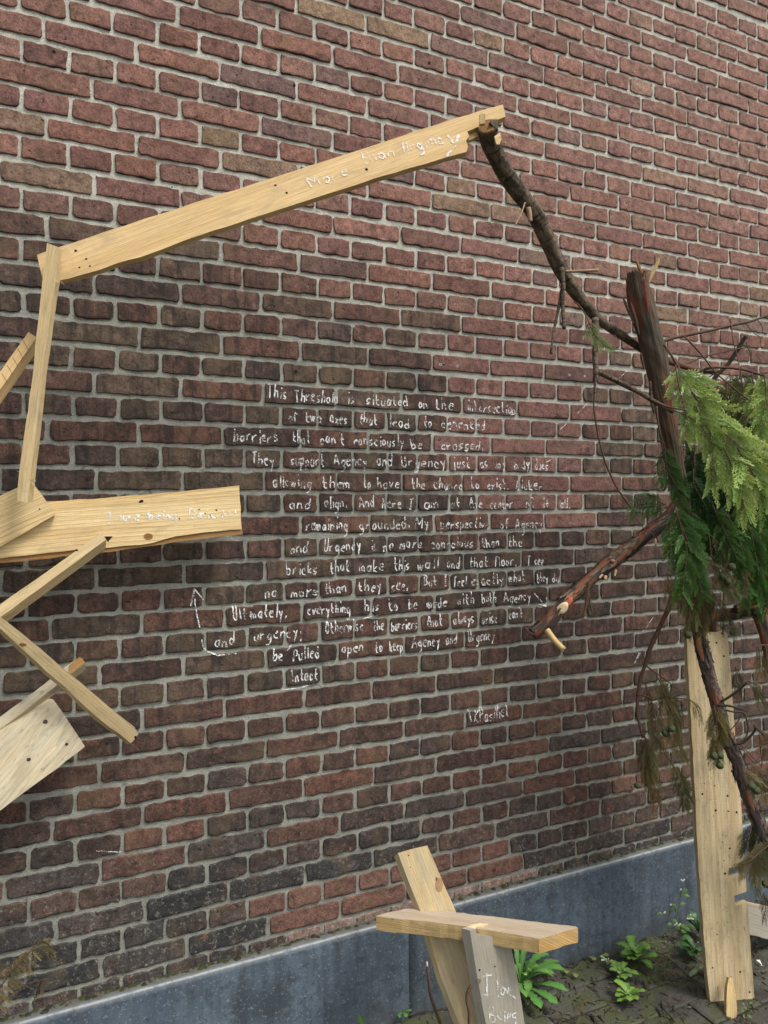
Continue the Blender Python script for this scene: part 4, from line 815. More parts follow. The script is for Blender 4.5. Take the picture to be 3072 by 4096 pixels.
tw([(695, 1300), (705, 1400), (725, 1520), (745, 1650), (765, 1760), (785, 1860)], .0034, .0024, t0=2.17, t1=2.12)
tw([(1328, 1190), (1332, 1300), (1345, 1400)], .002, .001, t0=2.3); tw([(1500, 1610), (1580, 1645), (1720, 1690)], .003, .002, t0=2.1)

# peeling branch with pale cut scars, pointing down left
pp = [c4(905, 2130), c5(800, 55), c5(700, 130), c5(600, 205), c5(480, 300), c5(380, 375), c5(280, 450), c5(170, 545), c5(70, 630), c5(0, 695), c9(905, 1269 + 440), c9(850, 1269 + 505), c9(800, 1269 + 560), c9(735, 1269 + 605)]
P_ = path(pp, None, 2.20, 2.10)
pb = thing('peeling_branch', P_[-1], 'red and black peeling branch pointing down left with a round pale cut scar', 'branch')
mb = MB(); rd_ = [.021, .020, .0205, .019, .0195, .0205, .0185, .018, .0185, .0175, .0185, .017]; Q_ = tube(mb, P_, .019, .017, 140, 22, rough=.085, ridge=.03, radii=rd_); flakes(mb, Q_, rd_, 120, .034, .0045, .0016); mb.build('limb', [BK_PEEL, BK_BRANCH], pb)
def oval(name, c, ax1, rx, ry, nrm, mt, par, dome=.0025):
    nrm = unit(nrm); u = unit(np.asarray(ax1) - nrm * np.dot(ax1, nrm)); v = np.cross(nrm, u); mb = MB(); n = 18
    vs = [c + nrm * dome]; uv = [(0, 0)]
    for q, hh in ((.45, dome * .8), (.85, dome * .6), (1.0, -.004)):
        for i in range(n): a = 2 * math.pi * i / n; w_ = 1 + .06 * math.sin(3 * a + 1); vs.append(c + (u * math.cos(a) * rx + v * math.sin(a) * ry) * q * w_ + nrm * hh); uv.append((q * .03 * math.cos(a), q * .03 * math.sin(a)))
    mb.add(vs, [(0, 1 + i, 1 + (i + 1) % n) for i in range(n)] + [(1 + k * n + i, 1 + (k + 1) * n + i, 1 + (k + 1) * n + (i + 1) % n, 1 + k * n + (i + 1) % n) for k in (0, 1) for i in range(n)], None, uv); return mb.build(name, mt, par)
sc = D(*c9(886, 1269 + 478), 2.098); va = unit(D(*c9(925, 1269 + 435), 2.1) - D(*c9(850, 1269 + 515), 2.1)); tocam = unit(CAM - sc)
oval('cut_scar', sc, va, .0205, .0135, tocam + np.array((.1, 0, -.15)), CUT, pb)
oval('bare_patch', D(*c9(912, 1269 + 450), 2.099), va, .018, .009, tocam, m_plain('pink_inner_bark', (.40, .10, .055), .6, .3, .4, 100), pb, .001)
bstub([(806, 1269 + 585), (830, 1269 + 618), (858, 1269 + 650), (886, 1269 + 678)], .0098, .0085, WD_SPLIT, c9, 2.095, 2.07, 'stub', pb); shards(pb, D(*c9(886, 1269 + 676), 2.07), D(*c9(886, 1269 + 678), 2.07) - D(*c9(858, 1269 + 650), 2.08), .008, 6, .008, WD_SPLIT)
strip('bark_strip', [c9(702, 1269 + 574), c9(715, 1269 + 596), c9(745, 1269 + 612)], 2.085, .005, BK_PEEL, pb)
strip('bark_strip', [c5(108, 600), c5(98, 700), c5(88, 800), c5(62, 905)], 2.11, .0055, BK_TWIG, pb); strip('bark_strip', [c5(112, 700), c5(122, 790), c5(148, 882)], 2.115, .0028, BK_TWIG, pb)
for a, b, r in (((685, 240), (690, 285), .004), ((345, 505), (335, 555), .0035), ((225, 545), (200, 572), .004), ((255, 560), (250, 582), .0055)): bstub([a, b], r, r * .7, STUB, c5, 2.13, 2.115, 'stub', pb)
bstub([(500, 20), (545, 90), (600, 155), (660, 185), (682, 215)], .0014, .001, BK_TWIG, c5, 2.13, 2.11, 'twig', pb)
oval('knot', D(*c5(318, 422), 2.133), (1, 0, 0), .006, .005, tocam, m_plain('pink_knot', (.30, .13, .12), .6, .3), pb)

# bent red branch at the right edge
P_ = path([(1150, 905), (1250, 895), (1350, 880), (1450, 862), (1545, 845), (1605, 900), (1630, 1000), (1650, 1120), (1680, 1300), (1720, 1500)], c5, 2.40, 2.30)
rb_ = thing('bent_branch', P_[-1], 'thick red-brown branch bent sharply downwards at the right edge', 'branch')
limb('limb', P_, .02, .016, BK_PEEL, rb_, 110, 22, rough=.085, ridge=.035, radii=[.015, .016, .018, .021, .027, .023, .018, .0165, .016])
bstub([(1380, 845), (1470, 795), (1560, 742), (1640, 690), (1720, 640)], .014, .012, BK_PEEL, c5, 2.36, 2.33, 'fork', rb_)
# branch crossing in front of the pale plank
P_ = path([(1000, 760), (1030, 880), (1058, 1030), (1098, 1210), (1140, 1380), (1180, 1520), (1225, 1680), (1275, 1850), (1330, 2010), (1395, 2160)], c5, 2.29, 2.245) + path([(1425, 80), (1480, 220), (1545, 380), (1600, 510), (1655, 640), (1720, 800), (1800, 1020), (1900, 1300), (1980, 1600)], c6, 2.24, 2.30)
fb_ = thing('flaking_branch', P_[-1], 'grey flaking branch leaning across the front of the tall pale plank', 'branch')
mb = MB(); rd_ = [.0165, .0185, .019, .0185, .019, .0182, .0175, .0185, .0195, .0188, .018, .0175, .017]; Q_ = tube(mb, P_, .019, .018, 190, 22, rough=.075, ridge=.03, radii=rd_); flakes(mb, Q_, rd_, 240, .026, .005, .0018); mb.build('limb', [BK_GREY, BK_GREY], fb_)
strip('bark_strip', [c5(1090, 1040), c5(1112, 1120), c5(1130, 1200), c5(1160, 1330)], 2.252, .0075, BK_GREY, fb_); strip('bark_strip', [c5(1050, 1080), c5(1070, 1180), c5(1100, 1290)], 2.247, .0075, m_plain('orange_inner_bark', (.26, .10, .045), .6, .3, .4, 100), fb_, .0014)
strip('bark_strip', [c5(1150, 1115), c5(1125, 1150), c5(1128, 1230)], 2.243, .006, BK_GREY, fb_); strip('bark_strip', [c6(1480, 200), c6(1510, 290), c6(1540, 370)], 2.215, .006, m_plain('orange_inner_bark', (.26, .10, .05), .6, .3, .4, 100), fb_, .0014)
tw2 = lambda pts, r0, r1, t=2.25, t1=None, mt=BK_TWIGD: tw(pts, r0, r1, cz, t, t1, mt, fb_, 24, 'twig')
tw2([(612, 645), (670, 610), (730, 565), (775, 522)], .0042, .0030, 2.24, 2.2); tw2([(590, 668), (660, 672), (730, 690), (778, 705)], .0040, .002, 2.24, 2.22); tw2([(640, 700), (700, 712), (750, 715), (772, 760), (782, 820), (765, 875), (730, 905), (690, 918)], .0026, .0022, 2.24, 2.23)
tw2([(690, 915), (750, 905), (800, 860), (825, 825), (822, 795)], .0042, .003, 2.23, 2.2); tw2([(745, 720), (710, 780), (665, 830), (640, 850)], .0016, .0012, 2.235); tw2([(720, 930), (750, 1000), (780, 1060), (800, 1110)], .0016, .001, 2.22); tw2([(855, 860), (862, 960), (870, 1040), (850, 1100)], .002, .0012, 2.25); tw2([(835, 815), (880, 860), (930, 900)], .0028, .002, 2.2)
tw([(1590, 370), (1640, 358), (1720, 330)], .005, .004, c6, 2.2, None, BK_TWIGD, fb_, 12, 'twig')

# ------------------------------------------------------------------ cypress foliage
def branchlet(seed, m=11, ang=38, sub=True, ln=.30, wd=.031):
    g = random.Random(seed); vs, fs, tip = [], [], []
    def blade(o, d, L, w_, z):
        nrm = (-d[1], d[0]); b = len(vs)
        for f, k in ((0, .45), (.45, 1.0)): 
            for sgn in (1, -1): vs.append((o[0] + d[0] * L * f + nrm[0] * w_ * k * sgn, o[1] + d[1] * L * f + nrm[1] * w_ * k * sgn, z + f * .02 * sgn)); tip.append(o[0] * .4 + f * .4)
        vs.append((o[0] + d[0] * L, o[1] + d[1] * L, z + g.uniform(-.02, .02))); tip.append(1.0)
        fs.extend([(b, b + 2, b + 3, b + 1), (b + 2, b + 4, b + 4, b + 3)])
    blade((0, 0), (1, 0), 1.03, wd * .55, 0)
    for sgn in (1, -1):
        for i in range(m):
            x = .08 + .90 * (i + (.5 if sgn < 0 else 0)) / m + g.uniform(-.015, .015); L = ln * (1.05 - x) ** .55 * (min(1, x * 4 + .35)) * g.uniform(.8, 1.15); a = math.radians(ang + g.uniform(-9, 9) - 8 * x)
            d = (math.cos(a), sgn * math.sin(a)); z = g.uniform(-.035, .035); blade((x, 0), d, L, wd * .62, z)
            if sub and L > .12:
                for q, s2 in ((.38, 1), (.55, -1), (.72, 1)):
                    a2 = a * sgn + s2 * math.radians(34); blade((x + d[0] * L * q, d[1] * L * q), (math.cos(a2), math.sin(a2)), L * .42 * g.uniform(.7, 1.2), wd * .5, z)
    F = [f if f[1] != f[2] else (f[0], f[1], f[3]) for f in fs]
    return np.array(vs), F, np.array(tip)
def fixf(fs): return [(a, b, d) if b == c else (a, b, c, d) for a, b, c, d in [(f if len(f) == 4 else (f[0], f[1], f[1], f[2])) for f in fs]]
T_FULL = [branchlet(s, 9) for s in range(7)]; T_FULL = [(a, fixf(b), c) for a, b, c in T_FULL]
T_DRY = [branchlet(20 + s, 7, 32, True, .36, .020) for s in range(6)]; T_DRY = [(a, fixf(b), c) for a, b, c in T_DRY]
DOWN = np.array((0, 0, -1.0))
def frond(mb, pts, hl, hr, sp, c_in, c_tip, temps=T_FULL, droop=.22, a0=56, a1=28, tiltv=14, start=0.04, face=None, var=.28, taper=.55, drop=0.0):
    n = 60; P = bez(pts, n); L = np.r_[0, np.cumsum(np.linalg.norm(np.diff(P, axis=0), axis=1))]; T = np.gradient(P, axis=0); T /= np.linalg.norm(T, axis=1)[:, None] + 1e-12
    s = L[-1] * start; k = 0
    while s < L[-1]:
        f = s / L[-1]; o = np.array([np.interp(s, L, P[:, i]) for i in range(3)]); t = unit(np.array([np.interp(s, L, T[:, i]) for i in range(3)]))
        fc = unit(unit(CAM - o) + np.array((0, 0, .45))) if face is None else unit(face); fc = unit(fc + np.array([rnd.gauss(0, .16) for _ in range(3)])); sd_ = unit(np.cross(t, fc))
        for sgn, hw in ((1, hl), (-1, hr)):
            if rnd.random() < drop: continue
            prof = min(1, .4 + f / .22) * max(.22, (1.02 - f)) ** taper; a = math.radians(a0 + (a1 - a0) * f + rnd.gauss(0, 5)); ln = hw * prof / max(.45, math.sin(a)) * rnd.uniform(.78, 1.15)
            if ln < .006: continue
            d = unit(t * math.cos(a) + sd_ * sgn * math.sin(a) + fc * math.tan(math.radians(rnd.gauss(0, tiltv)))); d = unit(d + DOWN * .18)
            nn = unit(fc + np.array([rnd.gauss(0, .22) for _ in range(3)])); y = unit(np.cross(nn, d)); nn = np.cross(d, y)
            tv, tf, tp_ = temps[rnd.randrange(len(temps))]
            X = tv[:, 0:1]; pos = o + ln * (X * d + tv[:, 1:2] * y * rnd.uniform(.85, 1.2) + tv[:, 2:3] * nn) + ln * droop * X ** 2 * DOWN + ln * rnd.gauss(0, .10) * X ** 2 * y
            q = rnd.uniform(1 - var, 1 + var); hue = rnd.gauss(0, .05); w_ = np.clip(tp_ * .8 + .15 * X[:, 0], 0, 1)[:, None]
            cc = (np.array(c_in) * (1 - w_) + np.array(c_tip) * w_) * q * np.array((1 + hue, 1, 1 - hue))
            mb.add(pos, tf, cc.tolist())
        s += sp * rnd.uniform(.8, 1.25); k += 1
    return P
BR_IN, BR_TIP = (.12, .205, .035), (.62, .76, .235); DK_IN, DK_TIP = (.034, .085, .018), (.105, .225, .042); OL_IN, OL_TIP = (.085, .105, .028), (.20, .225, .065); DR_IN, DR_TIP = (.105, .096, .036), (.31, .28, .105); BN_IN, BN_TIP = (.10, .072, .030), (.25, .18, .075); SHADE_IN, SHADE_TIP = (.014, .040, .009), (.040, .098, .018)  # last pair: near-black greens that paint deep shade among the rear fronds
def bough(label, fr, stems=(), group=None, cat='bough', name='cypress_bough', cones=()):
    """fr: list of (pixel points, converter, t0, t1, hw left, hw right, colours, kw)"""
    fm, sm = MB(), MB(); top = None
    for pts, cv, t0, t1, hl, hr, (ci, ct), kw in fr:
        p = path(pts, cv, t0, t1); top = p[0] if top is None else top
        kw = dict(kw); sp = kw.pop('sp', .0085) * (.70 if kw.get('temps') is T_DRY else 1.9 if ct[0] > .4 else 1.25); sr = kw.pop('sr', .0019)
        frond(fm, p, hl, hr, sp, ci, ct, **kw); tube(sm, [q + unit(CAM - q) * .005 for q in p], sr, .0007, 26, 5)
    for pts, cv, t0, t1, r0, r1 in stems: tube(sm, path(pts, cv, t0, t1), r0, r1, 30, 7, .08)
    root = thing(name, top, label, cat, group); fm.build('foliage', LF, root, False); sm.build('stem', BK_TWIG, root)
    for x, y, cv, t, r in cones: cone(D(*cv(x, y), t), r, root)
    return root
CONEM = m_plain('green_cone', (.050, .064, .026), .75, .25, .45, 160)
def cone(c, r, par):
    r = r * .9
    bm = bmesh.new(); bmesh.ops.create_icosphere(bm, subdivisions=3, radius=1.0)
    ax = [unit(np.array([rnd.gauss(0, 1) for _ in range(3)])) for _ in range(1)]; sites = []
    for i in range(14): z = 1 - 2 * (i + .5) / 14; a = i * 2.39996; q = math.sqrt(1 - z * z); sites.append(np.array((q * math.cos(a), q * math.sin(a), z)))
    for v in bm.verts:
        p = unit(np.array(v.co)); ds = sorted(np.linalg.norm(p - s) for s in sites); e = ds[1] - ds[0]; k = 1 - .17 * max(0, 1 - e / .16) + (.07 if ds[0] < .13 else 0)
        v.co = Vector(p * r * k)
    mb = MB(); mb.add([np.array(v.co) + c for v in bm.verts], [tuple(v.index for v in f.verts) for f in bm.faces]); bm.free(); return mb.build('cone', CONEM, par)

BRT = (BR_IN, BR_TIP); DRK = (DK_IN, DK_TIP); OLV = (OL_IN, OL_TIP); DRY = (DR_IN, DR_TIP); BRN = (BN_IN, BN_TIP); SHADED = (SHADE_IN, SHADE_TIP)
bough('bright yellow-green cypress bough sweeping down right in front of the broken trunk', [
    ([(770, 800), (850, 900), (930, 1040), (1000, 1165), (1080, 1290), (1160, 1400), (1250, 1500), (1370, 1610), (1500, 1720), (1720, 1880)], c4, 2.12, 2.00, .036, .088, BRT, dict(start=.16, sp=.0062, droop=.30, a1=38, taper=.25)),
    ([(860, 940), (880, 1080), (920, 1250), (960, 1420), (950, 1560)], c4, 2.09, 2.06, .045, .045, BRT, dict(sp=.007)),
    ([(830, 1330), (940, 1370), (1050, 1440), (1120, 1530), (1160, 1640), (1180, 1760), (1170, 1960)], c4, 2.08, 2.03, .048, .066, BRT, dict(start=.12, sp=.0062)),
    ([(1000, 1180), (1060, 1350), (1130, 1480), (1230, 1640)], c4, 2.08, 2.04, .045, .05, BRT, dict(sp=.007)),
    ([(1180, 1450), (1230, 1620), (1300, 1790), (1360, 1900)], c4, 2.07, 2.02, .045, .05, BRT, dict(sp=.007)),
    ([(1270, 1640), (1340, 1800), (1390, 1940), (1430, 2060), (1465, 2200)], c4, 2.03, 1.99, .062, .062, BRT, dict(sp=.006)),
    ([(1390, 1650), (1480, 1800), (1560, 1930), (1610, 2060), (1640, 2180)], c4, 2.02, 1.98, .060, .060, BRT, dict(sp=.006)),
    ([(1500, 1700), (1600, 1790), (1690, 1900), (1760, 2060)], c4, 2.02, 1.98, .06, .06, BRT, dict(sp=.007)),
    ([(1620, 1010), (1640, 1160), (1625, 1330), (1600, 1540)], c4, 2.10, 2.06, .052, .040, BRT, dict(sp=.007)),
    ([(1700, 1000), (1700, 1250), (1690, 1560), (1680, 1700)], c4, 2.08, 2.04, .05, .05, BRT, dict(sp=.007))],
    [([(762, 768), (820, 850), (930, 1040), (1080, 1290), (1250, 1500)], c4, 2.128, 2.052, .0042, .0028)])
bough('olive green cypress bough behind the bright one at the right edge', [
    ([(1420, 985), (1440, 1120), (1460, 1260), (1480, 1450), (1500, 1560)], c4, 2.26, 2.22, .055, .06, OLV, dict(sp=.0075, droop=.5)),
    ([(1330, 1010), (1340, 1130), (1350, 1300), (1380, 1450)], c4, 2.30, 2.26, .05, .045, OLV, dict(sp=.009, droop=.5)),
    ([(1240, 1090), (1225, 1200), (1240, 1320)], c4, 2.30, 2.28, .035, .035, ((.05, .07, .02), (.12, .15, .04)), dict(sp=.011, temps=T_DRY)),
    ([(1520, 1010), (1540, 1150), (1540, 1330), (1530, 1480)], c4, 2.22, 2.18, .05, .05, ((.12, .17, .035), (.25, .32, .08)), dict(sp=.0075)),
    ([(1470, 740), (1490, 800), (1520, 860)], c4, 2.27, 2.25, .014, .014, OLV, dict(sp=.012, temps=T_DRY))], cones=[(1510, 1460, c4, 2.17, .0125), (1553, 1452, c4, 2.17, .0120), (1530, 1475, c4, 2.19, .011)])
dark_specs = [
    ([(765, 1640), (775, 1760), (800, 1860), (850, 1960), (890, 2070), (930, 2180)], c4, 2.13, 2.10, .040, .050, DRK, dict(sp=.0068)),
    ([(780, 1850), (740, 1900), (710, 1960)], c4, 2.12, 2.11, .026, .026, DRK, dict(sp=.008)),
    ([(860, -40), (900, 100), (930, 220), (960, 330), (950, 450), (920, 620)], c5, 2.08, 2.03, .058, .062, DRK, dict(sp=.0062)),
    ([(900, 90), (960, 240), (1000, 400), (1040, 540), (1100, 720)], c5, 2.07, 2.03, .050, .052, DRK, dict(sp=.0064)),
    ([(820, 80), (810, 200), (820, 320), (860, 460)], c5, 2.09, 2.06, .034, .034, DRK, dict(sp=.007)),
    ([(1000, 0), (1040, 150), (1060, 280)], c5, 2.10, 2.07, .04, .04, DRK, dict(sp=.007))]
bough('dark green cypress bough hanging over the upper end of the peeling branch', dark_specs, [([(690, 1310), (720, 1500), (765, 1640)], c4, 2.17, 2.13, .0032, .002)])
bough('small dark green cypress tuft left of the trunk above the peeling branch', [
    ([(770, 2150), (690, 2110), (600, 2080), (500, 2130), (470, 2190)], c4, 2.20, 2.14, .03, .024, DRK, dict(sp=.0065)), ([(760, 2200), (660, 2160), (560, 2170), (480, 2230)], c4, 2.19, 2.14, .026, .026, DRK, dict(sp=.0065)), ([(740, 2180), (660, 2200), (600, 2260)], c4, 2.2, 2.16, .025, .02, DRK, dict(sp=.007))])
rs = random.Random(9); fr = []
for k in range(17):
    x = 1010 + rs.uniform(0, 640); y = rs.uniform(-420, 180); L = rs.uniform(260, 460); t = 2.20 + rs.uniform(0, .16)
    fr.append(([(x, y), (x + rs.uniform(0, 60), y + L * .35), (x + rs.uniform(20, 120), y + L * .7), (x + rs.uniform(30, 150), y + L)], c5, t, t - .04, .055, .055, SHADED if k % 3 else DRK, dict(sp=.0085, droop=.4)))  # most of these fronds carry painted shade in their leaf colour
for p in ([(1180, -60), (1260, 120), (1330, 260), (1400, 430)], [(1290, 0), (1380, 160), (1430, 300), (1460, 440)], [(1420, -80), (1500, 140), (1550, 360), (1580, 560)], [(1560, 60), (1600, 260), (1640, 480), (1630, 700)], [(1500, 420), (1560, 560), (1590, 660), (1560, 740)], [(1600, 560), (1640, 700), (1650, 860)], [(1440, 380), (1470, 520), (1480, 640), (1465, 760)]):
    fr.append((p, c5, 2.16, 2.12, .05, .05, DRK, dict(sp=.0068)))
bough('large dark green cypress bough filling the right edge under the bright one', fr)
bough('dense cypress bough added behind the trunk, its green darkened to paint shade', [([(900 + i * 95 + rs.uniform(-30, 30), 1560 + 60 * i), (930 + i * 95, 1800 + 40 * i), (960 + i * 95 + rs.uniform(-30, 30), 2050 + 25 * i), (970 + i * 95, 2280 + 20 * i)], c4, 2.24 + rs.uniform(0, .12), 2.24, .055, .055, SHADED, dict(sp=.0085, droop=.4)) for i in range(8)])  # fills the dark gaps, shade put into the leaf colour
KD = dict(temps=T_DRY, droop=.55, sp=.012, a0=48, a1=24)
def kd(**k): q = dict(KD); q.update(k); return q
bough('dry brown bough with one green cone draped over the top of the tall pale plank', [
    ([(790, 520), (800, 620), (800, 700), (820, 780)], c5, 2.22, 2.20, .024, .02, DRY, kd()), ([(790, 580), (860, 650), (930, 740), (980, 850)], c5, 2.22, 2.19, .04, .04, DRY, kd(sp=.009)), ([(860, 600), (960, 680), (1040, 790), (1080, 930)], c5, 2.21, 2.18, .045, .04, DRY, kd(sp=.009)),
    ([(960, 620), (1050, 720), (1100, 820), (1100, 950)], c5, 2.20, 2.17, .04, .036, BRN, kd(sp=.009)), ([(930, 700), (980, 800), (1000, 900), (970, 1000)], c5, 2.20, 2.17, .03, .03, DRY, kd(sp=.010)), ([(1010, 780), (1060, 900), (1075, 1000)], c5, 2.20, 2.18, .028, .028, BRN, kd(sp=.010)), ([(990, 880), (960, 960), (935, 1050)], c5, 2.17, 2.16, .022, .018, DRY, kd())], cones=[(968, 1062, c5, 2.15, .0125)])
bough('dry olive bough with round green cones below the dark green ones', [
    ([(1150, 200), (1165, 330), (1175, 440), (1160, 520), (1110, 600), (1010, 665)], c5, 2.10, 2.05, .008, .008, BRN, kd(sp=.03)), ([(1120, 440), (1210, 470), (1300, 540), (1340, 640)], c5, 2.14, 2.12, .034, .03, DRY, kd()), ([(1160, 200), (1240, 290), (1290, 420), (1320, 540)], c5, 2.15, 2.13, .02, .02, DRY, kd(sp=.018)), ([(1330, 430), (1400, 480), (1440, 560), (1460, 640)], c5, 2.15, 2.13, .03, .03, DRY, kd()),
    ([(1200, 480), (1240, 560), (1300, 620), (1380, 690)], c5, 2.14, 2.12, .03, .03, DRY, kd()), ([(1180, 690), (1230, 780), (1290, 900), (1370, 1010)], c5, 2.17, 2.14, .030, .030, ((.05, .06, .022), (.11, .12, .045)), kd(sp=.013)), ([(1140, 640), (1160, 760), (1170, 880)], c5, 2.20, 2.18, .02, .02, DRY, kd())],
    cones=[(1345, 476, c5, 2.10, .0125), (1270, 560, c5, 2.11, .0115), (1310, 600, c5, 2.12, .011), (1355, 1045, c5, 2.15, .010)])
bough('dry sagging bough with cones on a bare curved stem left of the pale plank', [
    ([(690, 1400), (740, 1500), (790, 1640), (850, 1760), (890, 1900)], c5, 2.27, 2.22, .03, .03, DRY, kd(sp=.009)), ([(600, 1480), (625, 1620), (640, 1750), (650, 1900)], c5, 2.30, 2.27, .018, .018, BRN, kd(sp=.012)), ([(655, 1640), (680, 1740), (690, 1850), (700, 1980)], c5, 2.27, 2.24, .034, .034, DRY, kd(sp=.009)), ([(760, 1540), (830, 1620), (870, 1750), (890, 1860)], c5, 2.26, 2.23, .03, .026, ((.07, .08, .025), (.15, .15, .05)), kd(sp=.009)),
    ([(790, 1780), (830, 1880), (880, 2000), (930, 2110)], c5, 2.25, 2.22, .030, .03, DRY, kd(sp=.010)), ([(590, 1930), (620, 2030), (640, 2130), (650, 2240)], c5, 2.29, 2.26, .034, .034, DRY, kd(sp=.008)), ([(560, 1960), (580, 2080), (600, 2190), (620, 2330)], c5, 2.30, 2.27, .03, .03, BRN, kd(sp=.009)), ([(690, 1940), (740, 2030), (790, 2130), (850, 2212)], c5, 2.27, 2.24, .024, .024, DRY, kd(sp=.012)),
    ([(600, -40), (650, 60), (680, 140), (690, 260)], c6, 2.29, 2.26, .034, .034, BRN, kd(sp=.010)), ([(830, -30), (890, 80), (930, 200), (940, 310)], c6, 2.26, 2.22, .03, .034, ((.06, .07, .022), (.14, .15, .05)), kd(sp=.008)), ([(980, 1620), (1040, 1680), (1070, 1780)], c5, 2.27, 2.26, .02, .02, DRY, kd())],
    [([(830, 740), (800, 840), (760, 920), (700, 1050), (640, 1180), (605, 1300), (560, 1430), (538, 1560), (530, 1680), (540, 1800), (580, 1950)], c5, 2.32, 2.27, .0082, .0040), ([(606, 1328), (680, 1385), (760, 1440), (890, 1535)], c5, 2.29, 2.26, .0026, .0013), ([(530, 1580), (600, 1590), (660, 1625), (720, 1610), (850, 1605), (980, 1622)], c5, 2.28, 2.26, .003, .0014), ([(555, 1890), (640, 1905), (700, 1960), (760, 2050)], c5, 2.28, 2.25, .0026, .0014), ([(650, 1640), (660, 1760)], c5, 2.28, 2.27, .0016, .001), ([(770, 1560), (780, 1680), (830, 1830)], c5, 2.25, 2.24, .0016, .001), ([(545, -20), (525, 60), (530, 130)], c6, 2.28, 2.27, .0012, .001)],
    cones=[(775, 1912, c5, 2.23, .0122), (826, 1872, c5, 2.22, .0125), (530, 150, c6, 2.27, .0110)])
bough('dry golden spray with three green cones hanging on the front of the pale plank', [
    ([(1190, 1670), (1210, 1780), (1215, 1900), (1190, 2060)], c5, 2.21, 2.19, .036, .036, ((.10, .085, .028), (.23, .19, .06)), kd(sp=.008)), ([(1220, 1690), (1250, 1800), (1260, 1900), (1240, 1980)], c5, 2.21, 2.19, .03, .03, ((.10, .085, .028), (.24, .20, .065)), kd(sp=.008)), ([(1200, 1690), (1160, 1800), (1150, 1900)], c5, 2.22, 2.20, .022, .022, DRY, kd()), ([(1200, 1980), (1210, 2070), (1225, 2170)], c5, 2.20, 2.19, .026, .026, DRY, kd(sp=.010))],
    cones=[(1193, 2110, c5, 2.18, .0125), (1246, 2105, c5, 2.18, .0122), (1242, 2190, c5, 2.18, .0120)])
bough('dry cypress twigs with cones trailing at the right edge beside the pale plank', [
    ([(1480, 1460), (1530, 1480), (1570, 1530), (1590, 1600)], c5, 2.18, 2.16, .024, .03, ((.07, .08, .028), (.15, .15, .055)), kd(sp=.008)), ([(1580, 1170), (1590, 1260), (1585, 1380)], c5, 2.26, 2.24, .024, .024, DRY, kd(sp=.013)), ([(1640, 1160), (1650, 1300), (1640, 1420)], c5, 2.25, 2.23, .02, .02, DRY, kd(sp=.014)), ([(1380, 1330), (1390, 1450), (1400, 1560)], c5, 2.42, 2.40, .026, .026, ((.05, .05, .02), (.09, .09, .035)), kd()), ([(1400, 1980), (1470, 2060), (1540, 2130), (1620, 2200)], c5, 2.3, 2.26, .008, .008, BRN, kd(sp=.025)), ([(1590, 1870), (1640, 1960), (1660, 2080)], c5, 2.2, 2.18, .03, .03, BRN, kd(sp=.010)),
    ([(1440, 30), (1500, 60), (1540, 120), (1560, 180)], c6, 2.16, 2.14, .034, .034, DRY, kd(sp=.010)), ([(1500, -40), (1590, 40), (1640, 120), (1680, 180)], c6, 2.2, 2.18, .035, .035, BRN, kd(sp=.010)), ([(1700, 640), (1600, 720), (1520, 790), (1440, 830)], c6, 2.2, 2.15, .045, .04, ((.075, .065, .024), (.19, .155, .055)), kd(sp=.0075)), ([(1640, 720), (1600, 810), (1570, 900)], c6, 2.2, 2.18, .036, .036, DRY, kd(sp=.009)), ([(1520, 480), (1500, 570), (1480, 660)], c6, 2.36, 2.34, .035, .035, ((.035, .035, .015), (.075, .07, .028)), kd(sp=.009)), ([(1560, 400), (1570, 560), (1540, 700)], c6, 2.38, 2.34, .04, .04, ((.035, .035, .015), (.075, .07, .028)), kd(sp=.009)), ([(1530, 880), (1545, 980), (1560, 1080)], c6, 2.3, 2.28, .02, .02, DRY, kd(sp=.014)), ([(1620, 1080), (1640, 1180), (1630, 1280)], c6, 2.34, 2.3, .022, .022, ((.05, .05, .02), (.10, .10, .04)), kd())],
    [([(1400, 1985), (1480, 2100), (1600, 2230)], c5, 2.28, 2.24, .0018, .001), ([(1660, 1150), (1570, 1160), (1560, 1240)], c5, 2.26, 2.25, .0022, .001), ([(1540, 860), (1545, 980), (1600, 1100), (1680, 1200)], c6, 2.3, 2.3, .0016, .001), ([(1640, 950), (1600, 920)], c6, 2.26, 2.26, .001, .001)],
    cones=[(1518, 160, c6, 2.13, .0125), (1558, 195, c6, 2.13, .0120), (1640, 1000, c6, 2.27, .0135)])
bough('tiny pale green cypress sprig growing from the bare branch', [
    ([(112, 570), (150, 660), (200, 720), (260, 780), (300, 800)], c4, 2.03, 2.00, .026, .030, ((.20, .28, .08), (.40, .48, .20)), dict(sp=.0062)), ([(112, 570), (90, 630), (62, 690)], c4, 2.03, 2.02, .012, .016, ((.20, .28, .08), (.40, .48, .20)), dict(sp=.0075)), ([(118, 580), (150, 600), (165, 620)], c4, 2.03, 2.02, .012, .012, ((.20, .28, .08), (.40, .48, .20)), dict(sp=.008))], name='cypress_sprig', cat='sprig')
c0 = lambda x, y: (K * x, 3072 + K * y)
bough('dry yellowish cypress spray in front of the plinth at the lower left edge', [
    ([(-120, 2080), (0, 1900), (100, 1760), (200, 1650), (290, 1560), (390, 1490)], c0, 1.66, 1.68, .030, .036, ((.14, .105, .04), (.27, .21, .085)), kd(sp=.010)), ([(200, 1650), (240, 1720), (262, 1770)], c0, 1.66, 1.66, .012, .012, ((.14, .105, .04), (.27, .21, .085)), kd()), ([(380, 1490), (430, 1540), (440, 1640)], c0, 1.70, 1.70, .018, .016, DRY, kd())])
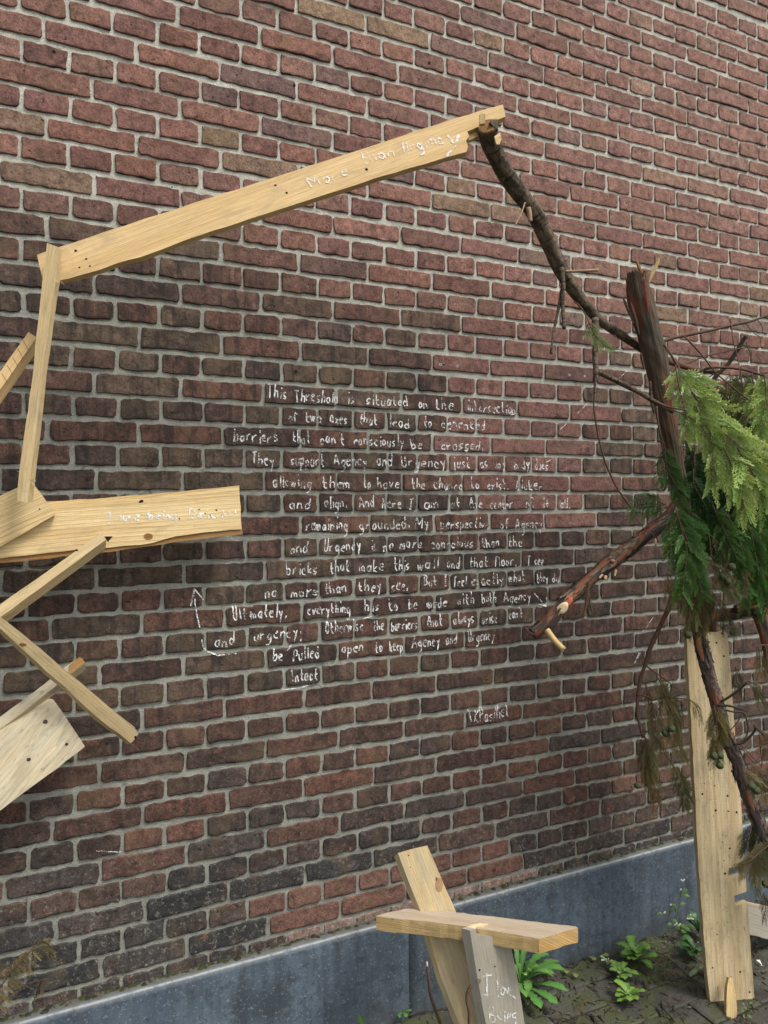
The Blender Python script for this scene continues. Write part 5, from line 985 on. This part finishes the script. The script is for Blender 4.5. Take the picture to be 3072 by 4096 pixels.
bough('reddish bare cypress twig beside the dry spray at the lower left edge', [([(-120, 2140), (0, 2040), (120, 1930), (250, 1860), (400, 1825)], c0, 1.68, 1.72, .007, .007, ((.22, .085, .045), (.26, .11, .06)), kd(sp=.014)), ([(360, 1830), (340, 1900), (310, 1980)], c0, 1.72, 1.73, .014, .014, BRN, kd())], name='cypress_twig', cat='twig')

# ------------------------------------------------------------------ weeds, moss and litter on the ground
def leaf(mb, o, d, L, wd, c, lift=.35, serr=.18, n=15, fold=.22, twist=0.0):
    d = np.array((d[0], d[1], 0.0)); d = unit(d); s = np.array((-d[1], d[0], 0)); vs, cs = [], []; bend = rnd.gauss(0, .18)
    for i in range(n + 1):
        f = i / n; w_ = wd * (.16 + .95 * f ** 1.1) * min(1, (1.02 - f) / .22) ** .6 * (1 + serr * (1 if i % 2 else -1) * (f > .25)) * (0 if i == n else 1)
        z = L * (lift * f * (1.25 - .8 * f)); p = np.asarray(o) + d * L * f * math.sqrt(max(.3, 1 - (lift * .7) ** 2)) + s * bend * L * f * f + np.array((0, 0, z + .004)); wv = rnd.uniform(-.0016, .0016)
        vs += [p + s * w_ + np.array((0, 0, w_ * fold + wv)), p, p - s * w_ + np.array((0, 0, w_ * fold - wv))]; k = .8 + .35 * f
        q = rnd.uniform(.9, 1.1); cs += [tuple(np.array(c) * k * q), tuple(np.array(c) * k * 1.3 + .01), tuple(np.array(c) * k / q)]
    mb.add(vs, [(i * 3 + a, i * 3 + a + 1, i * 3 + a + 4, i * 3 + a + 3) for i in range(n) for a in (0, 1)], cs)
def rosette(label, px, n, L, wd, c, lift=.4, a0=0, spread=6.283, serr=.18, name='weed_rosette', z=0.0, cat='weed'):
    b = G(*px, z); root = thing(name, b, label, cat); mb = MB()
    for i in range(n):
        a = a0 + spread * i / n + rnd.uniform(-.2, .2); q = rnd.uniform(.65, 1.1); cc = np.array(c) * rnd.uniform(.8, 1.2)
        leaf(mb, b + np.array((0, 0, .002 + .012 * rnd.random())), (math.cos(a), math.sin(a)), L * q, wd * q, cc, lift * rnd.uniform(.6, 1.7), serr)
    for i in range(max(3, n // 3)):
        a = rnd.uniform(0, 6.28); leaf(mb, b + np.array((0, 0, .012)), (math.cos(a), math.sin(a)), L * .4, wd * .5, np.array(c) * 1.2, lift * 2.4, serr)
    mb.build('leaves', LFW, root); return root
GRN = (.105, .205, .038)
rosette('bright green toothed weed rosette growing from the paving in front of the plinth', c6(520, 1690), 21, .085, .019, GRN, .75)
rosette('smaller green weed rosette touching the big toothed one on its left', c6(392, 1815), 13, .055, .013, (.12, .22, .045), .6)
rosette('light green weed nearest the viewer in the row of three small rosettes', c6(455, 2020), 13, .06, .013, (.13, .235, .04), .5)
rosette('pale silvery seedling beside the green rosettes', c6(275, 1722), 6, .034, .006, (.28, .36, .22), .7, serr=.02, name='seedling')
b = rosette('large green long-leaved weed behind the grey upright board', c7(1180, 1930), 13, .155, .017, (.075, .165, .035), .80, -2.1, 4.6, .14)
mb = MB(); bb2 = G(*c7(1180, 1930))
for a, L, q in ((1.9, .17, 1.5), (1.3, .175, 1.4), (2.4, .15, 1.3), (.7, .16, 1.0), (.15, .17, .8), (-.4, .16, .5), (-.9, .16, .4), (-1.3, .15, .4)): leaf(mb, bb2 + np.array((0, 0, .008)), (math.cos(a - .45), math.sin(a - .45)), L, .018, (.075, .19, .04), q * .95, .16)
mb.build('leaves', LFW, b)
rosette('small low weed by the foot of the plinth at the bottom edge', c7(150, 2165), 10, .04, .009, (.06, .15, .03), .6)
mb = MB(); o_ = G(1441, 4110, .0)
rb2 = thing('grass_blade', o_, 'single green blade standing before the plinth at the bottom edge', 'grass'); 
P_ = [D(1446, 4098, 2.12), D(1441, 4075, 2.118), D(1432, 4052, 2.115)]
for k, off in ((0, 0), (1, .012)):
    w_ = .006 - .002 * k; pts3 = [P_[0] + np.array((off, 0, 0)), P_[1] + np.array((off * .6, 0, 0)), P_[2] + np.array((off * .2 - .003 * k, 0, -.006 * k))]; rt = ROT[:, 0]
    mb.add([pts3[0] - rt * w_ * .5, pts3[0] + rt * w_ * .5, pts3[1] - rt * w_, pts3[1] + rt * w_, pts3[2]], [(0, 1, 3, 2), (2, 3, 4)], [(.12, .27, .05)] * 5)
mb.build('blade', LFW, rb2)
rosette('dark broad-leaved weed in the shade beside the tall pale plank', c6(1040, 1640), 9, .075, .018, (.030, .085, .020), .7, 1.2, 3.6)
rosette('second dark broad-leaved weed higher up along the pale plank', c6(1060, 1440), 8, .075, .015, (.028, .075, .020), .9, 1.2, 3.6)
rosette('small grassy weed at the foot of the stake', c6(1470, 2170), 12, .035, .004, (.10, .15, .05), 1.1, serr=.0)
rosette('dark low weed at the far right foot of the short dull plank', c6(1545, 1450), 8, .05, .012, (.035, .10, .022), .8)
# flowering weed against the plinth
gp = G(*c6(800, 1415)); gl = thing('flowering_weed', gp, 'thin wild plant with tiny white flowers growing against the blue stone plinth', 'weed'); sm, lm, fm = MB(), MB(), MB()
for pts in ([(800, 1415), (790, 1330), (800, 1270), (770, 1255)], [(865, 1330), (885, 1210), (905, 1100), (925, 985)], [(800, 1415), (850, 1370), (900, 1340), (980, 1310)], [(790, 1330), (810, 1240), (822, 1185)], [(800, 1415), (850, 1400), (870, 1340)]): tube(sm, path(pts, c6, 2.66), .0016, .0009, 14, 5)
for x, y, a, L in ((910, 1075, .4, .025), (930, 1095, -.3, .024), (870, 1195, 2.8, .022), (895, 1180, .2, .022), (860, 1200, -1.6, .02), (755, 1265, 3.0, .024), (812, 1255, 1.2, .024), (830, 1310, -.5, .026), (850, 1345, -.8, .03), (890, 1360, -.2, .03), (930, 1370, -.6, .03), (950, 1300, .5, .026), (985, 1350, -.9, .026), (900, 1395, -.5, .026), (830, 1345, 3.4, .02)):
    o = D(*c6(x, y), 2.655); rt, up = ROT[:, 0], np.array((0, 0, 1.0)); d = rt * math.cos(a) + up * math.sin(a); s = np.cross(d, unit(CAM - o)); c = np.array((.10, .19, .05)) * rnd.uniform(.7, 1.3)
    lm.add([o, o + d * L * .45 + s * L * .3, o + d * L * .45 + unit(CAM - o) * .003, o + d * L * .45 - s * L * .3, o + d * L], [(0, 1, 2), (0, 2, 3), (1, 4, 2), (2, 4, 3)], [tuple(c)] * 5)
for x, y in ((912, 968), (925, 975), (935, 965), (905, 1050), (820, 1180), (768, 1245), (762, 1252), (870, 1345), (890, 1360), (900, 1350), (965, 1300), (980, 1302), (995, 1298), (1010, 1305), (990, 1268), (855, 1355)):
    o = D(*c6(x, y), 2.645); r = .0034; fm.add([o + ROT[:, 0] * r * math.cos(a) + np.array((0, 0, 1)) * r * math.sin(a) for a in np.linspace(0, 6.28, 7)[:-1]] + [o + unit(CAM - o) * .002], [(i, (i + 1) % 6, 6) for i in range(6)], [(.75, .75, .7)] * 7)
sm.build('stem', m_plain('green_stem', (.10, .12, .05)), gl); lm.build('leaves', LFW, gl); fm.build('flowers', LFW, gl)
# sticks standing by the boards
P_ = path([(372, 1712), (385, 1830), (402, 1960), (440, 2080), (495, 2230), (560, 2400)], c7, 2.12, 2.02); s1 = thing('stick', P_[-1], 'thin brown stick standing left of the tilted yellow board', 'stick'); limb('shaft', P_, .0036, .0048, BK_TWIG, s1, 30, 8, rough=.08); limb('cut_end', [P_[0] + np.array((0, 0, .012)), P_[0] - np.array((0, 0, .002))], .0022, .0037, CUT, s1, 4, 8)
for pts in ([(365, 1785), (300, 1840), (215, 1900)], [(400, 1800), (440, 1900), (500, 2020)]): limb('twig', path(pts, c7, 2.12), .0010, .0006, BK_TWIG, s1, 10, 5)
P_ = path([(755, 1882), (722, 1940), (716, 2010), (735, 2110), (735, 2240), (740, 2380)], c7, 1.885, 1.87); s2 = thing('stick', P_[-1], 'short bent brown stick leaning on the front of the tilted yellow board', 'stick'); limb('shaft', P_, .0040, .0036, BK_TWIG, s2, 26, 8, rough=.10)
for lab, pts, cv, r in (('thin forked dry twig lying on the paving near the big dark weed', [(1659 - 150, 2212), (1520, 2160), (1590, 2175), (1659, 2190), (1700, 2120)], c7, .0028), ('thin dark twig curving over the paving behind the toothed rosette', [(620, 1590), (720, 1600), (800, 1650), (900, 1730), (980, 1800)], c6, .0022), ('short dark twig on the soil left of the stake', [(740, 2020), (760, 2080), (820, 2150), (860, 2200)], c6, .0036), ('slim dark twig on the soil beside the short dark one', [(790, 2030), (850, 2090), (880, 2140)], c6, .002), ('long dry twig lying along the foot of the plinth at the bottom', [(210, 2140), (320, 2105), (420, 2100), (520, 2070)], c7, .0028)):
    P_ = [G(*cv(*p), .006) for p in pts]; tk = thing('twig', P_[0], lab, 'twig'); limb('shaft', P_, r, r * .5, BK_TWIGD, tk, 20, 6, rough=.1)
def litter(label, pts, cv, hw, cols, z=.008, sp=.007):
    P = [G(*cv(*p), z) for p in pts]; root = thing('dead_spray', P[0], label, 'dead leaves'); mb = MB(); frond(mb, P, hw, hw, sp, cols[0], cols[1], temps=T_DRY, droop=.03, face=(0, -.15, 1), tiltv=5); mb.build('leaves', LF, root)
OR = ((.28, .15, .045), (.42, .25, .085))
litter('pale orange dead cypress spray lying beside the toothed rosette', [(800, 1655), (740, 1640), (680, 1640), (630, 1650)], c6, .016, OR); litter('small tan dead cypress spray nearer the viewer than the pale orange one', [(730, 1800), (790, 1785), (890, 1760)], c6, .014, ((.17, .12, .05), (.26, .20, .09))); litter('faded brown dead spray on the soil below the two lighter ones', [(850, 1870), (920, 1865), (985, 1845)], c6, .010, BRN); litter('orange dead spray on the paving at the left of the rosettes', [(0, 2170), (40, 2060), (100, 1970)], c6, .010, ((.22, .10, .05), (.30, .15, .07))); litter('rust coloured dead sprig on the soil near the stake', [(900, 1960), (925, 2000), (945, 2040)], c6, .009, ((.16, .07, .03), (.25, .12, .05)))
for lab, px in (('round yellow-green fallen leaf on the paving by the big dark weed', c7(1545, 1742)), ('grey-green fallen leaf beside the round yellow one', c7(1625, 1775)), ('dull green fallen leaf at the foot of the plinth', c6(100, 1640)), ('narrow green fallen leaf next to the dull one by the plinth', c6(200, 1640))):
    o = G(*px, .004); tk = thing('fallen_leaf', o, lab, 'leaf'); mb = MB(); leaf(mb, o, (rnd.uniform(-1, 1), rnd.uniform(-1, .2)), .034, .011, (.16, .19, .06), .25, .02); mb.build('blade', LFW, tk)
o = G(*c6(1040, 1790), .005); tk = thing('fallen_leaf', o, 'long grey-green wilted leaf on the soil beside the tall pale plank', 'leaf'); mb = MB(); leaf(mb, G(*c6(1050, 1700), .005), G(*c6(1070, 1850)) - G(*c6(1050, 1700)), .10, .012, (.15, .20, .11), .2, .05); mb.build('blade', LFW, tk)
o = G(*c6(1608, 1720), .004); tk = thing('petal', o, 'single white petal on the dark soil right of the pale plank', 'petal'); mb = MB(); leaf(mb, o, (.3, 1), .026, .006, (.75, .74, .66), .5, .0); mb.build('blade', LFW, tk)
# moss and tiny ground cover in the joints
mb = MB(); g = np.random.default_rng(4)
for k in range(9500):
    x, y = g.uniform(.9, 2.8), g.uniform(-.75, -.05); m_ = sn(x * 2.2, y * 2.6, 1) + .35 * sn(x * 9, y * 8, 2)
    if m_ < -.05 + .35 * g.random(): continue
    r = g.uniform(.0022, .0055); a = g.uniform(0, 6.28); z = g.uniform(.0, .010); c = np.array((.085, .115, .022)) * g.uniform(.45, 1.5) if g.random() < .85 else np.array((.17, .19, .04))
    u = np.array((math.cos(a), math.sin(a), g.uniform(-.3, .5))) * r; v = np.array((-math.sin(a), math.cos(a), g.uniform(-.2, .5))) * r * .6; o = np.array((x, y, z))
    mb.add([o - u * .2, o + v + u * .6, o + u * 1.4, o - v + u * .6], [(0, 1, 2, 3)], [tuple(c)] * 4)
tag(mb.build('ground_cover', LFW, None, False, (0, 0, 0)), 'low green moss and tiny seedlings spread over the dark paving', 'moss', kind='stuff')
mb = MB()
for k in range(2600):
    x, y = g.uniform(.9, 2.9), g.uniform(-.8, -.045); r = g.uniform(.0015, .0055); c = [(.05, .04, .03), (.10, .075, .045), (.14, .12, .09), (.03, .026, .02)][int(g.integers(4))]; a = g.uniform(0, 3.14); L = r * g.uniform(1, 4)
    o = np.array((x, y, .001)); u = np.array((math.cos(a), math.sin(a), .1)) * L; v = np.array((-math.sin(a), math.cos(a), 0)) * r * .5
    mb.add([o - u - v, o + u - v, o + u + v, o - u + v, o + np.array((0, 0, r * .7))], [(0, 1, 4), (1, 2, 4), (2, 3, 4), (3, 0, 4)], [c] * 5)
tag(mb.build('litter', LF, None, False, (0, 0, 0)), 'fine brown crumbs and needle litter scattered over the paving', 'litter', kind='stuff')
